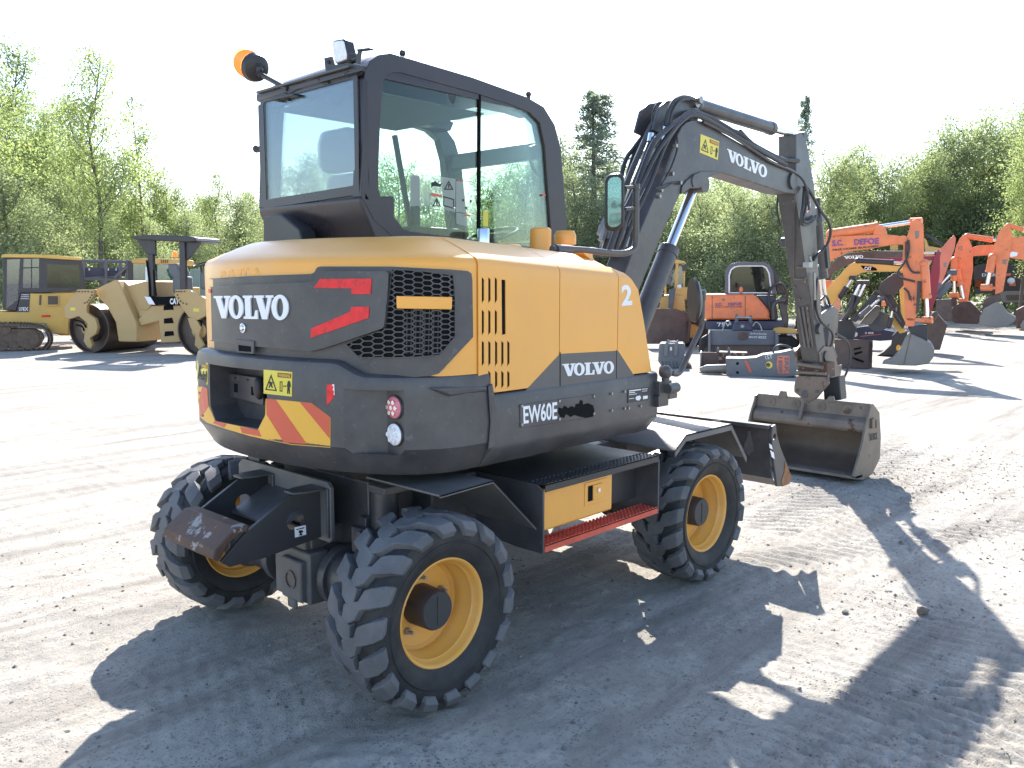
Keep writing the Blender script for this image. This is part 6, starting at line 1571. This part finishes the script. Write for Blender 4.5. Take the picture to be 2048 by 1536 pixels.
# seen through the cab
for px, tp_, k in ((560, 400, 'bush'), (600, 330, 'maple'), (650, 310, 'aspen'), (700, 380, 'bush'), (760, 350, 'bush'), (800, 330, 'maple'), (860, 360, 'bush'), (905, 420, 'bush'), (960, 350, 'aspen'), (1000, 330, 'bush'), (1050, 320, 'bush'), (1090, 330, 'maple')):
    tree(k, px, 42+trng.random()*12, tp_)
# middle
tree('pine', 1186, 44, 198, 'tall dark conifer just left of the foreground boom', 0, 1.55)
tree('maple', 1140, 50, 290); tree('bush', 1150, 40, 340); tree('maple', 1230, 52, 330); tree('bush', 1215, 40, 400)
for px, tp_ in ((1290, 400), (1330, 372), (1375, 362), (1420, 358), (1465, 368), (1510, 372), (1550, 385), (1400, 380), (1480, 350)):
    tree('bush', px, 36+trng.random()*8, tp_, None, None, 1.05)
tree('maple', 1350, 55, 365); tree('maple', 1450, 56, 362); tree('maple', 1540, 54, 360)
tree('pine', 1597, 60, 205, 'slim distant conifer tip behind the elbow of the foreground boom', 0, .6); tree('bush', 1600, 40, 400)
# right
tree('maple', 1650, 44, 318, None, 0); tree('maple', 1710, 50, 305, None, 1); tree('maple', 1760, 48, 330); tree('sparse', 1775, 46, 325, 'bare forked young tree in the gap between two broad trees on the right', 1); tree('maple', 1820, 50, 330, None, 0); tree('sparse', 1850, 50, 300)
tree('maple', 1880, 52, 270, None, 1); tree('maple', 1935, 54, 248, 'tallest broad tree behind the orange arms on the right', 0); tree('maple', 1990, 56, 275); tree('maple', 2040, 55, 230, None, 1); tree('maple', 2090, 48, 240); tree('pine', 2052, 56, 195, 'dark conifer tip cut by the right edge of the picture', 0); tree('maple', 1700, 62, 340); tree('maple', 1850, 64, 320)
tree('bush', 1680, 50, 400); tree('bush', 1740, 50, 410); tree('bush', 1800, 50, 400); tree('bush', 1870, 52, 390); tree('bush', 1940, 52, 400); tree('bush', 2010, 52, 390); tree('bush', 2070, 52, 380); tree('maple', 2150, 48, 250); tree('bush', 2160, 40, 380)
tree('aspen', 2044, 40, 290, None, 2)
# distant wood closing the gaps
rng = random.Random(9); bg_pts = []
for _ in range(26000):
    px = -300+rng.random()*2650; d = ray(px, 563); dd = V((d.x, d.y, 0)).normalized(); D = 68+rng.random()*9
    hmax = 6.2+2.2*noise.noise(V((px*.008, 1, 2)))+1.2*noise.noise(V((px*.03, 4, 2)))
    bg_pts.append(V((CAMP.x, CAMP.y, 0))+dd*D+V((0, 0, hmax*rng.random()**.8)))
me = leaves(bg_pts, .3, rng); fw_ = link('distant_woodland', me, M['leafB'], smooth=0)
tag(fw_, 'distant leafy woodland closing the view low behind the trees', 'woodland', kind='stuff')
# shrubs and weeds along the back of the yard
gp_ = []
for _ in range(14000):
    px = -200+rng.random()*2450; d = ray(px, 563); dd = V((d.x, d.y, 0)).normalized(); D = 46+rng.random()*10
    gp_.append(V((CAMP.x, CAMP.y, 0))+dd*D+V((0, 0, rng.random()**2*.7)))
me = leaves(gp_, .09, rng, 0); ug = link('undergrowth', me, M['leafA'], smooth=0); tag(ug, 'low green undergrowth along the far edge of the gravel yard', 'undergrowth', kind='stuff')
# ================================================================ GROUND
def gmat():
    m = bpy.data.materials.new('packed_gravel_yard'); m.use_nodes = True
    t = m.node_tree; b = t.nodes['Principled BSDF']; L = t.links.new
    tc = nn(t, 'TexCoord')
    def noi(sc, det, ro=.6, vec=None):
        n = nn(t, 'TexNoise'); n.inputs['Scale'].default_value = sc; n.inputs['Detail'].default_value = det; n.inputs['Roughness'].default_value = ro
        L(vec or tc.outputs['Object'], n.inputs['Vector']); return n
    def mr(src, a, b_, c=0, d=1):
        r = nn(t, 'MapRange'); r.inputs[1].default_value = a; r.inputs[2].default_value = b_; r.inputs[3].default_value = c; r.inputs[4].default_value = d
        L(src, r.inputs[0]); return r.outputs[0]
    def mix(f, a, b_, bt='MIX'):
        x = nn(t, 'Mix', data_type='RGBA', blend_type=bt)
        if isinstance(f, float): x.inputs[0].default_value = f
        else: L(f, x.inputs[0])
        for i, q in ((6, a), (7, b_)):
            if isinstance(q, tuple): x.inputs[i].default_value = (*q, 1)
            else: L(q, x.inputs[i])
        return x.outputs[2]
    big = noi(.35, 5); mid = noi(2.2, 8, .7); fine = noi(28, 10, .75)
    c = mix(mr(big.outputs[0], .35, .65), (.44, .40, .345), (.35, .325, .29))
    c = mix(mr(mid.outputs[0], .45, .75), c, (.54, .50, .44))
    mp_ = nn(t, 'Mapping'); mp_.inputs['Rotation'].default_value = (0, 0, rad(20)); mp_.inputs['Scale'].default_value = (.25, 2.6, 1)
    L(tc.outputs['Object'], mp_.inputs['Vector'])
    stk = noi(1.0, 9, .68, mp_.outputs[0])
    c = mix(mr(stk.outputs[0], .48, .66), c, (.235, .212, .185))
    mp2 = nn(t, 'Mapping'); mp2.inputs['Rotation'].default_value = (0, 0, rad(-38)); mp2.inputs['Scale'].default_value = (.12, 1.3, 1)
    L(tc.outputs['Object'], mp2.inputs['Vector'])
    st2 = noi(1.0, 9, .7, mp2.outputs[0])
    c = mix(mr(st2.outputs[0], .52, .68), c, (.225, .20, .175))
    pt2 = noi(.8, 4, .6)
    c = mix(mr(pt2.outputs[0], .56, .70, 0, .7), c, (.24, .222, .20))
    c = mix(mr(fine.outputs[0], .50, .68), c, (.25, .235, .215))
    vo = nn(t, 'TexVoronoi'); vo.inputs['Scale'].default_value = 55; vo.inputs['Randomness'].default_value = 1
    L(tc.outputs['Object'], vo.inputs['Vector'])
    pat = noi(1.9, 9, .8)
    peb = mr(vo.outputs['Distance'], .22, .28, 1, 0)
    mu = nn(t, 'Math', operation='MULTIPLY'); L(peb, mu.inputs[0]); L(mr(pat.outputs[0], .44, .60, .04, .9), mu.inputs[1])
    vo2 = nn(t, 'TexVoronoi'); vo2.inputs['Scale'].default_value = 21; L(tc.outputs['Object'], vo2.inputs['Vector'])
    m4 = nn(t, 'Math', operation='MULTIPLY'); L(mr(vo2.outputs['Distance'], .17, .23, 1, 0), m4.inputs[0]); L(mr(noi(1.1, 9, .8).outputs[0], .52, .66, 0, .9), m4.inputs[1])
    c = mix(m4.outputs[0], c, (.17, .155, .14))
    c = mix(mu.outputs[0], c, (.14, .13, .12))
    L(c, b.inputs['Base Color']); b.inputs['Roughness'].default_value = .92; b.inputs['Specular IOR Level'].default_value = .25
    n5 = noi(85, 8, .75); n6 = noi(22, 6, .7)
    ad = nn(t, 'Math', operation='ADD'); L(n5.outputs[0], ad.inputs[0]); L(n6.outputs[0], ad.inputs[1])
    ad2 = nn(t, 'Math', operation='MULTIPLY_ADD'); L(mu.outputs[0], ad2.inputs[0]); ad2.inputs[1].default_value = .5; L(ad.outputs[0], ad2.inputs[2])
    bp = nn(t, 'Bump'); bp.inputs['Strength'].default_value = .8; bp.inputs['Distance'].default_value = .016
    L(ad2.outputs[0], bp.inputs['Height']); L(bp.outputs[0], b.inputs['Normal'])
    return m
def axisv(lo, hi, step, far, grow=1.12):
    v = []; x = lo
    while x <= hi: v.append(x); x += step
    s = step; a = v[-1]
    while a < far: s *= grow; a += s; v.append(a)
    s = step; a = v[0]; left = []
    while a > -far: s *= grow; a -= s; left.append(a)
    return left[::-1]+v
gx = axisv(-3.0, 7.0, .022, 700); gy = axisv(-5.2, 2.2, .022, 700)
trk = [  # lug prints: start, direction, width
    ((1.5, -1.1), (4.2, -2.4), .34), ((0.2, -3.3), (3.3, -4.4), .36), ((-2.6, -1.3), (-1.2, -1.0), .3), ((2.4, -.9), (6.5, -.6), .5), ((.5, -2.6), (3.0, -3.3), .3), ((1.9, -.75), (6.9, -1.9), .2), ((2.6, -1.6), (6.9, -2.9), .2), ((4.9, .8), (6.9, -.9), .25), ((-1.9, -1.6), (1.2, -3.0), .18), ((-1.3, -2.1), (1.8, -3.6), .18)]
tk = []
for (a, b_, w_) in trk:
    a = V((*a, 0)); d = V((*b_, 0))-a; tk.append((a, d.length, d.normalized(), w_))
def gh(x, y):
    p = V((x, y, 0))
    r = math.hypot(x-1, y+1.5)
    z = noise.noise(p*.35)*.018
    if r < 12:
        f = 1 if r < 8 else (12-r)/4
        z += f*(noise.fractal(p*2.2, .8, 2, 4)*.008 + noise.fractal(p*14, .8, 2, 3)*.006)
        g_ = noise.noise(p*9+V((7, 3, 1)))
        if g_ > .2: z += f*(g_-.2)*.02
        for a, L_, d, w_ in tk:
            q = p-a; s = q.dot(d); t_ = q.x*d.y-q.y*d.x
            if -.2 < s < L_ and abs(t_) < w_:
                k = min(1, (w_-abs(t_))/.08)*min(1, (s+.2)/.3)*min(1, (L_-s)/.4)
                wob = .02*noise.noise(p*3)
                z += k*((.011 if w_ > .25 else .007)*math.sin((s+abs(t_)*(.7 if w_ > .25 else 1.2)+wob)*2*PI/(.125 if w_ > .25 else .09)) - .006)
        # fine parallel scrape lines: a bank at the lower right, a faint one behind the rear axle
        if -.9 < x < 1.9 and -3.7 < y < -1.6:
            k = min(1, (-1.6-y)/.5)*min(1, (x+.9)/.6)*min(1, (1.9-x)/.5)
            u = x+.05*y+.03*noise.noise(p*1.4)
            z += k*(.011*math.sin(u*2*PI/.088)+.004*math.sin(u*2*PI/.053))*(.65+.8*noise.noise(p*1.7+V((3, 3, 3))))
        d2 = math.hypot((x+1.75)*.9, (y+.25)*.6)
        if d2 < .55:
            u = x*.917-y*.399+.012*noise.noise(p*2)
            z += min(1, (.55-d2)/.3)*.002*math.sin(u*2*PI/.075)
    return z
vs_ = [(x, y, gh(x, y)) for x in gx for y in gy]
nY = len(gy)
fs = [(i*nY+j, (i+1)*nY+j, (i+1)*nY+j+1, i*nY+j+1) for i in range(len(gx)-1) for j in range(nY-1)]
me = bpy.data.meshes.new('ground'); me.from_pydata(vs_, [], fs)
gr_ = link('ground', me, gmat(), smooth=0); me.polygons.foreach_set('use_smooth', [True]*len(me.polygons)); tag(gr_, kind='structure')

# loose stones: the small ones nobody could count as one sheet of gravel, the few big ones as things
rng = random.Random(3)
def stone(rng, c, r, g):
    n0 = len(g.bm.verts)
    q = bmesh.ops.create_icosphere(g.bm, subdivisions=1, radius=r)
    sx, sy, sz = .8+rng.random()*.6, .7+rng.random()*.5, .4+rng.random()*.4
    for v in q['verts']:
        k = 1+rng.uniform(-.18, .18); v.co = V((v.co.x*sx*k, v.co.y*sy*k, v.co.z*sz*k))+c
M['stone'] = mat('loose_stone', (.19, .175, .155), .9, var=.5, vs_=14, bump=.3, bs=60)
M['stonedark'] = mat('dark_stone', (.16, .13, .10), .9, var=.3)
cl = [(rng.uniform(-3.4, 6), rng.uniform(-5, 3)) for _ in range(44)]
sv = []; sf = []
for _ in range(17000):
    if rng.random() < .7:
        c = rng.choice(cl); k = .15+.5*rng.random(); x, y = c[0]+rng.gauss(0, k), c[1]+rng.gauss(0, k)
    else: x, y = rng.uniform(-3.3, 7), rng.uniform(-5, 3)
    if (x-CAMP.x)**2+(y-CAMP.y)**2 < 1.0: continue
    r = .0028+.0105*rng.random()**4; z = gh(x, y)+r*.15; n0 = len(sv); a0_ = rng.random()*6.28
    sv.append((x, y, z-r*.5))
    for k in range(5):
        a = a0_+k*1.2566; q = r*(.7+.6*rng.random()); sv.append((x+math.cos(a)*q, y+math.sin(a)*q, z+r*rng.uniform(-.2, .35)))
    sv.append((x+r*rng.uniform(-.3, .3), y+r*rng.uniform(-.3, .3), z+r*rng.uniform(.45, .8)))
    for k in range(5): sf += [(n0, n0+1+(k+1) % 5, n0+1+k), (n0+6, n0+1+k, n0+1+(k+1) % 5)]
me = bpy.data.meshes.new('loose_gravel'); me.from_pydata(sv, [], sf)
gv = link('loose_gravel', me, M['stone'], smooth=0); tag(gv, 'small loose gravel scattered over the yard', 'gravel', kind='stuff')
for px, py, r, lb_, mt in ((1690, 1227, .022, 'small pale stone lying alone in the sunlit patch near the front wheel shadow', 'stone'), (1845, 1226, .032, 'flat brown stone, largest one, at the edge of the arm shadow in the lower right', 'stonedark'), (1802, 1084, .016, 'small dark stone inside the narrow shadow of the arm', 'stonedark'), (1975, 1040, .014, 'tiny dark stone on the bright gravel near the right edge', 'stonedark')):
    p = at(px, py, 'z', 0); g = G(); stone(rng, V((p.x, p.y, gh(p.x, p.y)+r*.3)), r, g)
    o = g.done('stone', M[mt], None, smooth=0); tag(o, lb_, 'stone', 'loose stones on the gravel')
